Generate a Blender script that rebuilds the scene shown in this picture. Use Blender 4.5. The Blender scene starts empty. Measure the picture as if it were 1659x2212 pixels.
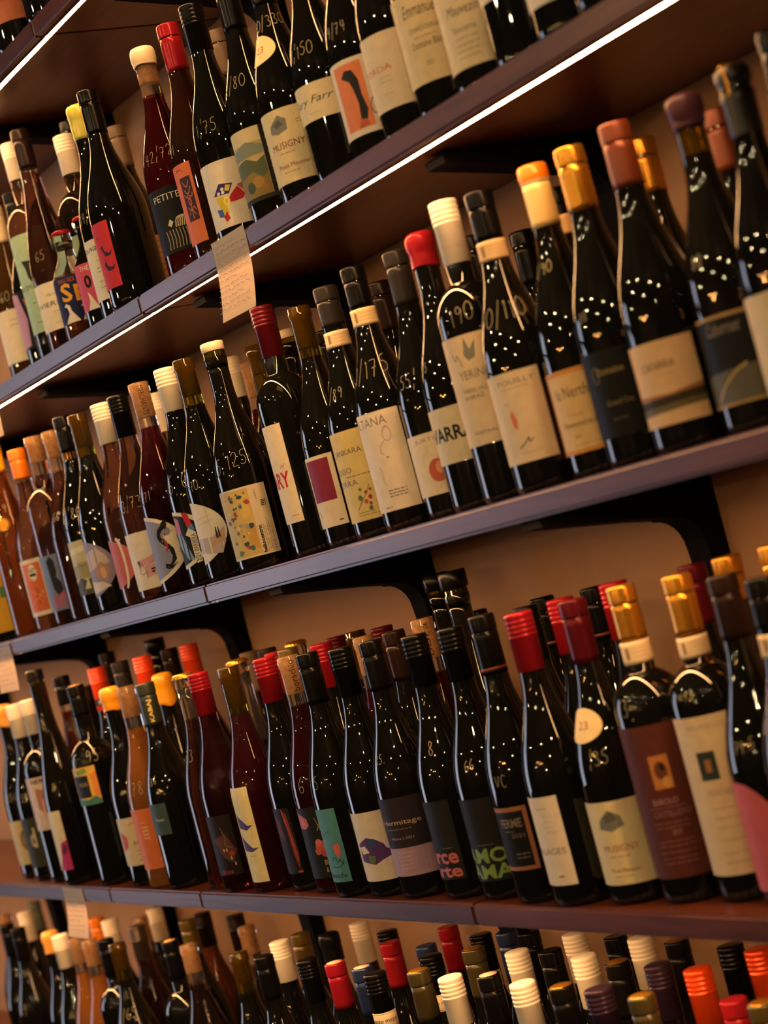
import bpy, bmesh, math, random
from mathutils import Matrix, Vector
random.seed(7)
sc = bpy.context.scene
COL = sc.collection
PI = math.pi

# ------------------------------------------------------------------ camera
# world: X along the shelves, Y into the wall, Z up, eye height at z = 0 (metres)
roll, pitch, yaw = -0.25770527, 0.02178386, 1.0360548
fw = Vector((-math.sin(yaw)*math.cos(pitch), math.cos(yaw)*math.cos(pitch), math.sin(pitch)))
r0 = fw.cross(Vector((0, 0, 1))).normalized(); u0 = r0.cross(fw)
rt = math.cos(roll)*r0 + math.sin(roll)*u0
up = -math.sin(roll)*r0 + math.cos(roll)*u0
cd = bpy.data.cameras.new('camera')
cam = bpy.data.objects.new('camera', cd); COL.objects.link(cam)
cam.matrix_world = Matrix(((rt.x, up.x, -fw.x, 0), (rt.y, up.y, -fw.y, 0), (rt.z, up.z, -fw.z, 0), (0, 0, 0, 1)))
cd.sensor_fit = 'HORIZONTAL'; cd.sensor_width = 36.0; cd.lens = 4250.0/1659.0*36.0
cd.clip_start = 0.05; cd.clip_end = 60
cd.dof.use_dof = True; cd.dof.focus_distance = 2.50; cd.dof.aperture_fstop = 6.0
sc.camera = cam
sc.view_settings.view_transform = 'Standard'
sc.view_settings.look = 'None'
sc.view_settings.gamma = 1.0
sc.view_settings.use_curve_mapping = False
sc.view_settings.exposure = 0.0
sc.cycles.use_denoising = True
sc.cycles.max_bounces = 8
sc.cycles.transmission_bounces = 6
sc.cycles.adaptive_threshold = 0.03
sc.cycles.sample_clamp_indirect = 6.0
w = bpy.data.worlds.new('world'); sc.world = w; w.use_nodes = True
w.node_tree.nodes['Background'].inputs[0].default_value = (0.9, 0.8, 0.72, 1)
w.node_tree.nodes['Background'].inputs[1].default_value = 0.008
LED_STRENGTH, LED_COLOR = 118.0, (1.0, 0.51, 0.20)
WINDOW_STRENGTH, WINDOW_COLOR = 4.8, (0.76, 0.79, 0.97)
BULB_STRENGTH = 3600.0

YF, YW, TH = 1.107, 1.395, 0.025           # shelf front, wall face, board thickness
ZS = dict(A=0.8325, B=0.4135, C=0.0235, D=-0.400, E=-0.820)

# ------------------------------------------------------------------ materials
def lin(h):
    h = h.lstrip('#'); o = []
    for i in (0, 2, 4):
        c = int(h[i:i+2], 16)/255.0
        o.append(c/12.92 if c <= 0.04045 else ((c+0.055)/1.055)**2.4)
    return (o[0], o[1], o[2], 1.0)
MATS = {}
def principled(name):
    m = bpy.data.materials.new(name); m.use_nodes = True
    return m, m.node_tree, m.node_tree.nodes['Principled BSDF']
def noisy(nt, bs, col, scale, amt, stretch=None):
    """base colour with slight procedural mottling in object space"""
    tc = nt.nodes.new('ShaderNodeTexCoord'); nz = nt.nodes.new('ShaderNodeTexNoise')
    nz.inputs['Scale'].default_value = scale; nz.inputs['Detail'].default_value = 3
    src = tc.outputs['Object']
    if stretch:
        mp = nt.nodes.new('ShaderNodeMapping'); mp.inputs['Scale'].default_value = stretch
        nt.links.new(src, mp.inputs['Vector']); src = mp.outputs['Vector']
    nt.links.new(src, nz.inputs['Vector'])
    rp = nt.nodes.new('ShaderNodeValToRGB')
    a = tuple(max(0, c*(1-amt)) for c in col[:3]) + (1,); b = tuple(min(1, c*(1+amt)) for c in col[:3]) + (1,)
    rp.color_ramp.elements[0].color = a; rp.color_ramp.elements[1].color = b
    rp.color_ramp.elements[0].position = 0.3; rp.color_ramp.elements[1].position = 0.7
    nt.links.new(nz.outputs['Fac'], rp.inputs['Fac']); nt.links.new(rp.outputs['Color'], bs.inputs['Base Color'])
    return nz
def paper(h):
    if h not in MATS:
        m, nt, bs = principled('paper_'+h.strip('#')); noisy(nt, bs, lin(h), 90, 0.06)
        bs.inputs['Roughness'].default_value = 0.55
        bs.inputs['Specular IOR Level'].default_value = 0.35 if lin(h)[1] > 0.05 else 0.15
        MATS[h] = m
    return MATS[h]
def simple(name, h, rough=0.4, metal=0.0, scale=60, amt=0.08, coat=0.0):
    if name not in MATS:
        m, nt, bs = principled(name); noisy(nt, bs, lin(h), scale, amt)
        bs.inputs['Roughness'].default_value = rough; bs.inputs['Metallic'].default_value = metal
        bs.inputs['Coat Weight'].default_value = coat; bs.inputs['Coat Roughness'].default_value = 0.1
        MATS[name] = m
    return MATS[name]
def glass(name, h, trans, rough=0.02, ior=1.40):
    if name not in MATS:
        m, nt, bs = principled(name); noisy(nt, bs, lin(h), 12, 0.05)
        bs.inputs['Roughness'].default_value = rough; bs.inputs['IOR'].default_value = ior
        bs.inputs['Transmission Weight'].default_value = trans
        MATS[name] = m
    return MATS[name]
GL = dict(black=('#0d0d0a', 0.0), green=('#0e0e08', 0.0), green2=('#0f0d09', 0.0), olive=('#12100a', 0.0), brown=('#2c1508', 0.25),
          red=('#5a161e', 0.92), red2=('#3a1014', 0.55), olivered=('#3a1014', 0.5), rose=('#937263', 0.97), rosebrown=('#785a4c', 0.97), rosedark=('#5a2c20', 0.8),
          pinkrose=('#8e5c52', 0.97), pinkred=('#7c3638', 0.95), orange=('#c9803f', 0.7), amber=('#4a3416', 0.5), amberwine=('#8a4c26', 0.8),
          clear=('#e8e0d2', 0.97))
def wine_mat(k): h, t = GL[k]; return glass('wine_'+k, h, t, 0.02, 1.50 if t < 0.3 else 1.36)
def neck_mat(k):
    if k in ('green', 'green2', 'olive', 'olivered'): return glass('neck_green_glass', '#8f8628', 0.97, 0.02, 1.40)
    if k == 'black' or k == 'brown': return glass('wine_black', '#0d0d0a', 0.0, 0.02, 1.5)
    return glass('neck_clear_glass', '#efe9df', 0.98, 0.02, 1.30)
CAPC = dict(white=('#e8dcc8', .38, 0), whiteprint=('#e6d8c6', .38, 0), black=('#0b0a0a', .34, 0), darkbrown=('#1e120e', .38, 0), darkgrey=('#262322', .4, 0),
            red=('#8a1620', .3, .15), burgundy=('#4c0e18', .32, .2), orange=('#e57a12', .32, .1), orange2=('#e2480f', .22, .45), orangered=('#e2431c', .34, .1),
            yellow=('#e6ab14', .35, 0), cream=('#e6d3b0', .4, 0), beige=('#64503e', .5, 0), lime=('#b9b43a', .25, 0), plum=('#38202a', .3, 0),
            gold=('#c4882a', .26, .8), yellowcream=('#e2c07c', .35, .1), copper=('#6e3216', .38, .3), ochre=('#dc9a3c', .32, 0), amberwax=('#e39a1c', .25, 0),
            darkgreen=('#23291e', .4, 0), olive=('#5a4a1c', .3, .3), olivegold=('#3a3216', .3, .2), blackgold=('#0e0c0b', .35, 0), navy=('#1c2a52', .3, .2),
            purple=('#2e2030', .3, .3), steel=('#5c5248', .28, .7), greygreen=('#5c6656', .4, 0), blackcorktop=('#0c0b0a', .34, 0), blackwax=('#100f10', .25, 0))
def cap_mat(k):
    h, r, mt = CAPC[k]; m = simple('cap_'+k, h, r, mt, 40, 0.07)
    if lin(h)[1] < 0.02: m.node_tree.nodes['Principled BSDF'].inputs['Roughness'].default_value = 0.24; m.node_tree.nodes['Principled BSDF'].inputs['Specular IOR Level'].default_value = 0.13
    return m
def cork_mat(dark=False):
    n = 'cork_dark' if dark else 'cork'
    if n not in MATS:
        m, nt, bs = principled(n); noisy(nt, bs, lin('#6a431e' if dark else '#dca66c'), 160, 0.25)
        bs.inputs['Roughness'].default_value = 0.75; MATS[n] = m
    return MATS[n]
def emit(name, col, s):
    m = bpy.data.materials.new(name); m.use_nodes = True; nt = m.node_tree; nt.nodes.clear()
    e = nt.nodes.new('ShaderNodeEmission'); o = nt.nodes.new('ShaderNodeOutputMaterial')
    e.inputs[0].default_value = (*col, 1); e.inputs[1].default_value = s
    nt.links.new(e.outputs[0], o.inputs[0]); return m
def wood(name, c0, c1, rough):
    m, nt, bs = principled(name)
    tc = nt.nodes.new('ShaderNodeTexCoord'); mp = nt.nodes.new('ShaderNodeMapping'); mp.inputs['Scale'].default_value = (2.2, 26, 30)
    nz = nt.nodes.new('ShaderNodeTexNoise'); nz.inputs['Scale'].default_value = 2.0; nz.inputs['Detail'].default_value = 6; nz.inputs['Distortion'].default_value = 0.6
    n2 = nt.nodes.new('ShaderNodeTexNoise'); n2.inputs['Scale'].default_value = 9.0; n2.inputs['Detail'].default_value = 4
    rp = nt.nodes.new('ShaderNodeValToRGB'); rp.color_ramp.elements[0].position = .32; rp.color_ramp.elements[1].position = .7
    rp.color_ramp.elements[0].color = lin(c0); rp.color_ramp.elements[1].color = lin(c1)
    mx = nt.nodes.new('ShaderNodeMix'); mx.data_type = 'FLOAT'; mx.inputs[0].default_value = 0.3
    nt.links.new(tc.outputs['Object'], mp.inputs['Vector']); nt.links.new(mp.outputs['Vector'], nz.inputs['Vector']); nt.links.new(tc.outputs['Object'], n2.inputs['Vector'])
    nt.links.new(nz.outputs['Fac'], mx.inputs[2]); nt.links.new(n2.outputs['Fac'], mx.inputs[3]); nt.links.new(mx.outputs[0], rp.inputs['Fac'])
    nt.links.new(rp.outputs['Color'], bs.inputs['Base Color'])
    bp = nt.nodes.new('ShaderNodeBump'); bp.inputs['Strength'].default_value = 0.12; bp.inputs['Distance'].default_value = 0.002
    nt.links.new(nz.outputs['Fac'], bp.inputs['Height']); nt.links.new(bp.outputs['Normal'], bs.inputs['Normal'])
    bs.inputs['Roughness'].default_value = rough; bs.inputs['Specular IOR Level'].default_value = 0.6
    return m
M_WOOD = wood('shelf_wood', '#4a1f0f', '#763a22', 0.34)
M_WOOD2 = wood('shelf_wood_dark', '#401a0d', '#68321e', 0.36)
M_FLOOR = wood('floor_wood', '#24160e', '#3c2718', 0.5)
def plaster(name, h):
    m, nt, bs = principled(name); nz = noisy(nt, bs, lin(h), 5, 0.06)
    n2 = nt.nodes.new('ShaderNodeTexNoise'); n2.inputs['Scale'].default_value = 70; n2.inputs['Detail'].default_value = 5
    bp = nt.nodes.new('ShaderNodeBump'); bp.inputs['Strength'].default_value = 0.15; bp.inputs['Distance'].default_value = 0.003
    nt.links.new(n2.outputs['Fac'], bp.inputs['Height']); nt.links.new(bp.outputs['Normal'], bs.inputs['Normal'])
    bs.inputs['Roughness'].default_value = 0.85; return m
M_WALL = plaster('wall_plaster', '#987659'); M_ROOM = plaster('room_plaster', '#3a2e27')
M_IRON = simple('black_iron', '#060505', 0.8, 0.0); M_IRON.node_tree.nodes['Principled BSDF'].inputs['Specular IOR Level'].default_value = 0.08
M_CHANNEL = simple('strip_channel', '#8a7a6a', 0.5, 0.3)
M_LED = emit('led_light', LED_COLOR, LED_STRENGTH)
def note_paper():
    m, nt, bs = principled('note_paper'); noisy(nt, bs, lin('#e9ddd0'), 40, 0.03); bs.inputs['Roughness'].default_value = 0.8
    tr = nt.nodes.new('ShaderNodeBsdfTranslucent'); tr.inputs[0].default_value = lin('#f2e4d4')
    mx = nt.nodes.new('ShaderNodeMixShader'); mx.inputs[0].default_value = 0.5
    out = nt.nodes['Material Output']; nt.links.new(bs.outputs[0], mx.inputs[1]); nt.links.new(tr.outputs[0], mx.inputs[2]); nt.links.new(mx.outputs[0], out.inputs[0])
    return m
M_NOTE = note_paper()

# ------------------------------------------------------------------ mesh helpers
def add_obj(name, bm, mats, parent=None, smooth=False):
    me = bpy.data.meshes.new(name); bm.to_mesh(me); bm.free()
    for m in (mats if isinstance(mats, (list, tuple)) else [mats]): me.materials.append(m)
    if smooth: me.polygons.foreach_set('use_smooth', [True]*len(me.polygons))
    o = bpy.data.objects.new(name, me); COL.objects.link(o)
    if parent: o.parent = parent
    return o
def empty(name, loc, label, cat, group=None):
    o = bpy.data.objects.new(name, None); COL.objects.link(o); o.location = loc
    o['label'] = label; o['category'] = cat
    if group: o['group'] = group
    return o
def box(bm, x0, x1, y0, y1, z0, z1, mi=0):
    v = [bm.verts.new(p) for p in ((x0,y0,z0),(x1,y0,z0),(x1,y1,z0),(x0,y1,z0),(x0,y0,z1),(x1,y0,z1),(x1,y1,z1),(x0,y1,z1))]
    for f in ((3,2,1,0),(4,5,6,7),(0,1,5,4),(1,2,6,5),(2,3,7,6),(3,0,4,7)):
        bm.faces.new([v[i] for i in f]).material_index = mi
def lathe(prof, seg, mat_of=None, wob=None):
    """surface of revolution about Z; prof = [(r, z), ...] bottom to top; r = 0 closes to a point"""
    bm = bmesh.new(); rings = []
    for k, (r, z) in enumerate(prof):
        if r < 1e-6: rings.append([bm.verts.new((0, 0, z))])
        else:
            rings.append([bm.verts.new(((r+(wob(k, a)[0] if wob else 0))*math.sin(a), -(r+(wob(k, a)[0] if wob else 0))*math.cos(a), z+(wob(k, a)[1] if wob else 0)))
                          for a in (2*PI*i/seg for i in range(seg))])
    for k in range(len(prof)-1):
        A, B = rings[k], rings[k+1]; mi = mat_of(k) if mat_of else 0
        for i in range(seg):
            j = (i+1) % seg
            if len(A) == 1 and len(B) == 1: break
            if len(A) == 1: f = bm.faces.new((A[0], B[j], B[i]))
            elif len(B) == 1: f = bm.faces.new((A[i], A[j], B[0]))
            else: f = bm.faces.new((A[i], A[j], B[j], B[i]))
            f.material_index = mi
    return bm
_txt = {}
def text_geo(s, bold=False, shear=0.0):
    """triangles of a word in the built-in font, normalised to unit width and height"""
    k = (s, bold, shear)
    if k not in _txt:
        cu = bpy.data.curves.new('lettering', 'FONT'); cu.body = s; cu.shear = shear
        cu.offset = 0.028 if bold else 0.0; cu.resolution_u = 2
        ob = bpy.data.objects.new('lettering', cu); me = ob.to_mesh()
        vs = [(v.co.x, v.co.y) for v in me.vertices]; fs = [tuple(p.vertices) for p in me.polygons]
        ob.to_mesh_clear(); bpy.data.objects.remove(ob); bpy.data.curves.remove(cu)
        xs = [v[0] for v in vs]; ys = [v[1] for v in vs]
        x0, x1, y0, y1 = min(xs), max(xs), min(ys), max(ys)
        _txt[k] = ([((x-x0)/(x1-x0), (y-y0)/(y1-y0)) for x, y in vs], fs, (x1-x0)/(y1-y0))
    return _txt[k]
class Flat:
    """print on a curved or flat surface: polygons laid out flat in metres (s, z), cut into strips, then wrapped"""
    def __init__(self): self.bm = bmesh.new(); self.mats = []; self.layer = 0
    def mi(self, m):
        if m not in self.mats: self.mats.append(m)
        return self.mats.index(m)
    def poly(self, pts, m, step=1):
        self.layer += step; k = self.mi(m)
        try:
            f = self.bm.faces.new([self.bm.verts.new((p[0], p[1], self.layer)) for p in pts]); f.material_index = k
        except ValueError: pass
    def tris(self, pts, faces, m):
        self.layer += 1; k = self.mi(m); vs = [self.bm.verts.new((p[0], p[1], self.layer)) for p in pts]
        for t in faces:
            try: self.bm.faces.new([vs[i] for i in t]).material_index = k
            except ValueError: pass
    def stroke(self, pts, wd, m):
        self.layer += 1; k = self.mi(m); h = wd/2; n = len(pts); L = []
        for i in range(n):
            a = pts[max(i-1, 0)]; b = pts[min(i+1, n-1)]; dx, dy = b[0]-a[0], b[1]-a[1]; q = math.hypot(dx, dy) or 1
            L.append((self.bm.verts.new((pts[i][0]-dy/q*h, pts[i][1]+dx/q*h, self.layer)), self.bm.verts.new((pts[i][0]+dy/q*h, pts[i][1]-dx/q*h, self.layer))))
        for i in range(n-1):
            self.bm.faces.new((L[i][0], L[i][1], L[i+1][1], L[i+1][0])).material_index = k
    def ell(self, cx, cz, rs, rz, m, n=20): self.poly([(cx+rs*math.cos(2*PI*i/n), cz+rz*math.sin(2*PI*i/n)) for i in range(n)], m)
    def wrap(self, fn, ds=0.0045, dz=None):
        bm = self.bm
        bmesh.ops.triangulate(bm, faces=[f for f in bm.faces if len(f.verts) > 4])
        if ds:
            xs = [v.co.x for v in bm.verts]
            x = math.floor(min(xs)/ds)*ds+ds
            while x < max(xs):
                bmesh.ops.bisect_plane(bm, geom=bm.verts[:]+bm.edges[:]+bm.faces[:], plane_co=(x, 0, 0), plane_no=(1, 0, 0), dist=1e-6); x += ds
        if dz:
            zs = [v.co.y for v in bm.verts]; z = min(zs)+dz
            while z < max(zs):
                bmesh.ops.bisect_plane(bm, geom=bm.verts[:]+bm.edges[:]+bm.faces[:], plane_co=(0, z, 0), plane_no=(0, 1, 0), dist=1e-6); z += dz
        for v in bm.verts: v.co = fn(v.co.x, v.co.y, v.co.z)
        bmesh.ops.recalc_face_normals(bm, faces=bm.faces[:])
        return bm, self.mats
GLYPH = {'0': [[(.5,1),(.1,.8),(0,.4),(.2,.05),(.5,0),(.85,.2),(.95,.6),(.8,.9),(.5,1)]], '1': [[(.3,.8),(.55,1),(.5,0)]],
 '2': [[(.1,.75),(.3,.98),(.7,.95),(.8,.7),(.5,.35),(.1,.02),(.9,.06)]], '3': [[(.1,.92),(.5,1),(.8,.8),(.4,.55),(.8,.4),(.75,.1),(.4,0),(.1,.1)]],
 '4': [[(.3,1),(.1,.45),(.9,.5)],[(.7,.95),(.6,0)]], '5': [[(.85,1),(.25,.95),(.2,.58),(.6,.62),(.85,.4),(.7,.08),(.3,0),(.05,.12)]],
 '6': [[(.75,1),(.3,.75),(.1,.35),(.3,.02),(.7,.05),(.85,.3),(.6,.48),(.15,.3)]], '7': [[(.05,.92),(.85,.98),(.5,.5),(.35,0)],[(.25,.48),(.75,.55)]],
 '8': [[(.75,.85),(.45,1),(.2,.8),(.4,.55),(.8,.3),(.6,.02),(.25,.08),(.2,.35),(.6,.6),(.75,.85)]], '9': [[(.8,.75),(.5,.98),(.15,.8),(.3,.52),(.7,.58),(.85,.85),(.75,.4),(.6,0)]],
 '/': [[(.75,1.2),(.15,-.25)]], '.': [[(.4,0),(.55,.05)]], 'V': [[(.1,1),(.45,0),(.9,1)]], 'C': [[(.85,.85),(.5,1),(.15,.7),(.15,.25),(.5,0),(.85,.15)]],
 'i': [[(.5,.6),(.45,0)]], 'c': [[(.8,.5),(.4,.6),(.2,.3),(.4,0),(.8,.1)]], 'e': [[(.2,.3),(.8,.35),(.6,.6),(.25,.45),(.3,.05),(.8,.1)]], 'g': [[(.75,.6),(.3,.55),(.3,.15),(.7,.2),(.75,.6),(.65,-.3),(.2,-.3)]]}
def smooth_pts(p, k=2):
    for _ in range(k):
        if len(p) < 3: return p
        q = [p[0]]
        for a, b in zip(p[:-1], p[1:]): q += [(a[0]*.75+b[0]*.25, a[1]*.75+b[1]*.25), (a[0]*.25+b[0]*.75, a[1]*.25+b[1]*.75)]
        p = q + [p[-1]]
    return p
# ------------------------------------------------------------------ the room
def struct(name, bm, mat, label=None):
    o = add_obj(name, bm, mat); o['kind'] = 'structure'
    if label: o['label'] = label
    return o
X0, X1, YB, Z0, Z1 = -6.0, 2.2, -3.4, -1.5, 1.75
bm = bmesh.new(); box(bm, X0, X1, YW, YW+.12, Z0, Z1); struct('wall_back', bm, M_WALL)
bm = bmesh.new(); box(bm, X0, X1, YB-.12, YB, Z0, Z1); struct('wall_front', bm, M_ROOM)
bm = bmesh.new(); box(bm, X1, X1+.12, YB, YW, Z0, Z1); struct('wall_right', bm, M_ROOM)
WY0, WY1, WZ0, WZ1 = -1.45, -0.15, -0.95, 1.30            # street window in the far end wall
bm = bmesh.new()
box(bm, X0-.12, X0, YB, WY0, Z0, Z1); box(bm, X0-.12, X0, WY1, YW, Z0, Z1)
box(bm, X0-.12, X0, WY0, WY1, Z0, WZ0); box(bm, X0-.12, X0, WY0, WY1, WZ1, Z1)
struct('wall_left', bm, M_ROOM)
bm = bmesh.new(); box(bm, X0-.12, X1+.12, YB-.12, YW+.12, Z0-.06, Z0); struct('floor', bm, M_FLOOR)
bm = bmesh.new(); box(bm, X0-.12, X1+.12, YB-.12, YW+.12, Z1, Z1+.06); struct('ceiling', bm, M_ROOM)
bm = bmesh.new()
ym = (WY0+WY1)/2
for a in ((WY0, WY0+.06, WZ0, WZ1), (WY1-.06, WY1, WZ0, WZ1), (ym-.02, ym+.02, WZ0, WZ1), (WY0, WY1, WZ0, WZ0+.06), (WY0, WY1, WZ1-.06, WZ1), (WY0, WY1, .55, .59)):
    box(bm, X0-.08, X0-.02, a[0], a[1], a[2], a[3])
win = struct('window_1', bm, M_IRON, 'black framed street window letting in daylight')
bm = bmesh.new(); box(bm, X0-.10, X0-.09, WY0, WY1, WZ0, WZ1)
add_obj('daylight_pane', bm, emit('daylight', WINDOW_COLOR, WINDOW_STRENGTH), win)

# pendant bulbs over the shop floor (behind the camera; seen as glints in the glass)
M_BULB = emit('bulb_glow', (1.0, 0.72, 0.38), BULB_STRENGTH)
M_BULB2 = emit('bulb_amber', (1.0, 0.45, 0.12), BULB_STRENGTH*.6)
lamp0 = None
for i, (lx, ly, lz, am) in enumerate([(-3.2,-.9,1.45,0),(-2.4,-1.1,1.1,0),(-1.5,-1.2,1.5,0),(-.9,-1.9,1.2,0),(0.1,-1.0,1.55,0),(.8,-1.8,1.0,0),
        (-2.3,-2.6,.55,1),(-1.75,-2.7,.5,1),(-1.2,-2.7,.55,1),(-3.9,-2.1,.9,0),(-3.0,-2.9,.3,0),(-.3,-2.9,.25,0),(.9,-.3,1.35,0)]):
    L = empty('pendant_lamp', (lx, ly, lz), 'small glowing pendant bulb hanging over the shop floor', 'lamp', 'pendant bulbs over the shop floor')
    add_obj('bulb', lathe([(0, -.010), (.0045, -.009), (.0075, -.005), (.0085, 0), (.007, .007), (.006, .026), (0, .026)], 16), M_BULB2 if am else M_BULB, L, True)
    add_obj('socket', lathe([(0, .024), (.012, .024), (.013, .05), (.007, .062), (0, .062)], 12), M_IRON, L, True)
    add_obj('cord', lathe([(0, .06), (.0025, .06), (.0025, Z1-lz), (0, Z1-lz)], 6), M_IRON, L)

# ------------------------------------------------------------------ shelves, light strips, brackets
SEAMS = dict(A=(-3.4, -2.45), B=(-2.3424, -1.2), C=(-3.163, -2.371, -1.0), D=(-3.003, -2.648, -1.903), E=(-2.9, -1.6))
SLAB = dict(A='top oak-brown wall shelf with light strip, mostly above the picture', B='second wooden wall shelf with the brightest light strip under its edge', C='third wooden wall shelf at eye level with a jointed front edge',
            D='fourth wooden wall shelf with glossy reddish top', E='bottom wooden wall shelf hidden under bottle caps')
for k, z in ZS.items():
    S = empty('wall_shelf', (0, YF, z), SLAB[k], 'shelf', 'wooden wall shelves')
    xs = [-5.2] + list(SEAMS[k]) + [0.6]
    for i in range(len(xs)-1):
        bm = bmesh.new(); D = YW-YF-.0005                 # board with a shallow rebate under it for the light strip
        sec = [(0, 0), (D, 0), (D, -TH+.002), (.014, -TH+.002), (.014, -TH), (0, -TH)]
        va = [bm.verts.new((xs[i]+.0006, q[0], q[1])) for q in sec]; vb = [bm.verts.new((xs[i+1]-.0006, q[0], q[1])) for q in sec]
        bm.faces.new(va); bm.faces.new(vb[::-1])
        for q in range(6): bm.faces.new((va[q], vb[q], vb[(q+1) % 6], va[(q+1) % 6]))
        bmesh.ops.recalc_face_normals(bm, faces=bm.faces[:])
        bmesh.ops.bevel(bm, geom=[e for e in bm.edges], offset=.0030, segments=3, affect='EDGES')
        add_obj('board', bm, (M_WOOD, M_WOOD2)[(i+(k in 'BD')) % 2], S)
    if k != 'E':
        xe = -1.223 if k == 'B' else 0.5
        bm = bmesh.new(); box(bm, -5.1, xe, .0160, .0262, -TH+.0012, -TH+.002); add_obj('strip_channel', bm, M_CHANNEL, S)
        bm = bmesh.new(); box(bm, -5.1, xe, .0170, .0252, -TH+.0002, -TH+.0012)
        bm.faces.ensure_lookup_table()
        for f in bm.faces: f.material_index = 0 if f.calc_center_median().z < -TH+.0003 else 1
        add_obj('light_strip', bm, [M_LED, M_CHANNEL], S)   # glows downwards only
def bracket_bm():
    # outline in (y, z) from the wall: arm under the board, rounded inner corner, tapering leg on the wall
    D = YW-YF
    o = [(0, 0), (-(D-.060), 0), (-(D-.054), -.004), (-(D-.056), -.011), (-(D-.070), -.013)]
    o += [(-.10, -.030), (-.066, -.036)]
    for i in range(7):
        a = PI/2*i/6; o.append((-.064+.036*math.sin(a), -.076+.038*math.cos(a)))
    o += [(-.025, -.11), (-.019, -.22), (-.014, -.25), (0, -.25)]
    bm = bmesh.new(); A = [bm.verts.new((-.018, y, z)) for y, z in o]; B = [bm.verts.new((.018, y, z)) for y, z in o]
    bm.faces.new(A); bm.faces.new(list(reversed(B)))
    for i in range(len(o)): j = (i+1) % len(o); bm.faces.new((A[j], A[i], B[i], B[j]))
    bmesh.ops.recalc_face_normals(bm, faces=bm.faces[:])
    return bm
bme = bpy.data.meshes.new('shelf_bracket'); _b = bracket_bm(); _b.to_mesh(bme); _b.free(); bme.materials.append(M_IRON)
SH = dict(A='top', B='second', C='third', D='fourth', E='bottom'); NB = ['farthest', 'second farthest', 'third farthest', 'fourth farthest', 'nearest']
for k in 'ABCD':
    for i, x in enumerate((-4.09, -3.485, -2.885, -2.281, -1.68)):
        o = bpy.data.objects.new('shelf_bracket', bme); COL.objects.link(o); o.location = (x, YW-.0002, ZS[k]-TH-.0001)
        o['label'] = 'black iron bracket under the %s shelf, %s from the viewer' % (SH[k], NB[i]); o['category'] = 'bracket'; o['group'] = 'black iron shelf brackets'

# ------------------------------------------------------------------ handwritten paper notes on the shelf edges
def note(x0, x1, zt, zb, label, lean=0.0, rows=11, bend=.012, tilt=0.0):
    F = Flat(); wdt = x1-x0; h = zt-zb
    F.poly([(0, 0), (wdt, 0), (wdt, h), (0, h)], M_NOTE)
    ink = paper('#a39890'); ink2 = paper('#c9a2a0'); rule = paper('#d6c8bc')
    rnd = random.Random(int(-x0*1000))
    for r in range(rows):
        z = h*(1-.09-.85*r/rows)
        F.stroke([(wdt*.02, z-.0022), (wdt*.98, z-.0022)], .00035, rule)
        x = wdt*.07
        while x < wdt*(.9 if r % 3 else .6):
            l = wdt*rnd.uniform(.06, .16); n = max(3, int(l/.0022))
            F.stroke([(x+l*i/n, z+rnd.uniform(-.0012, .0018)) for i in range(n+1)], .0007, ink2 if r in (2, 3) else ink); x += l+wdt*.035
    F.stroke([(wdt*.68, h*.84), (wdt*.74, h*.76), (wdt*.78, h*.72), (wdt*.92, h*.64)], .0007, ink2)
    F.stroke([(wdt*.86, h*.78), (wdt*.8, h*.7), (wdt*.74, h*.66)], .0007, ink2)
    def fn(s, z, l):
        u = z/h
        return (x0+s+lean*(1-u), -.0012-bend*(1-u)**2-(l-1)*.00006 + tilt*(s-wdt/2), zb+z)
    bm, ms = F.wrap(fn, None, .006)
    # real thickness: back sheet
    o = add_obj('paper_note', bm, ms); o.location = (0, YF, 0)
    bk = bmesh.new(); box(bk, x0+lean*.0, x1, .0, .0, 0, 0); bk.free()
    md = o.modifiers.new('thickness', 'SOLIDIFY'); md.thickness = .0002; md.offset = 0
    o['label'] = label; o['category'] = 'note'; o['group'] = 'handwritten paper notes'
note(-2.101, -2.014, .418, .320, 'ruled paper note with grey handwriting taped over the bright light strip', .006, 12, .014, .02)
note(-3.215, -3.122, -.402, -.483, 'handwritten note hanging from the fourth shelf edge over dark caps', .006, 9, .012)
note(-3.262, -3.166, .016, -.060, 'pale note hanging at the end of the third shelf', .004, 8, .004)
note(-3.02, -2.94, .405, .337, 'small blank-looking note under the second shelf at the picture edge', .004, 6, .003)

# ------------------------------------------------------------------ bottles
def profile(shape, H, R):
    rn = .0139
    if shape == 'burg': a, b = .40*H, .82*H
    elif shape == 'bord': a, b = .605*H, .725*H
    elif shape == 'flute': a, b = .36*H, .84*H
    else: a, b, rn = .52*H, .80*H, .0122
    base = [(0, .012), (R*.45, .007), (R*.72, .0005), (R*.86, 0), (R*.955, .0022), (R*.995, .0068), (R, .011)]
    mid = [(R, a*.35), (R, a*.7)]
    sh = []; n = 24
    for i in range(n+1):
        u = i/n
        if shape == 'bord':
            f = (1-u**2.3)**.85 if u < 1 else 0
            f = f*.94+.06*(1-u)
        elif shape == 'flute': f = (1+math.cos(PI*u**.92))/2
        elif shape == 'small': f = (1+math.cos(PI*u**1.15))/2
        else: f = .45*(1+math.cos(PI*u))/2+.55*(1-u*u*u*(u*(6*u-15)+10))
        sh.append((rn+(R-rn)*f, a+(b-a)*u))
    nk = [(rn, b+(H-b)*.25), (rn*.99, b+(H-b)*.5), (rn*.985, H-.022)]
    return base+mid+sh+nk, rn
def r_at(prof, z):
    for (r0_, z0), (r1, z1) in zip(prof[6:-1], prof[7:]):
        if z0 <= z <= z1: return r0_+(r1-r0_)*(z-z0)/max(1e-9, z1-z0)
    return prof[-1][0] if z > prof[-1][1] else prof[6][0]
def asn(t): return math.asin(max(-1, min(1, t)))
BULBSEG = 40
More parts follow.
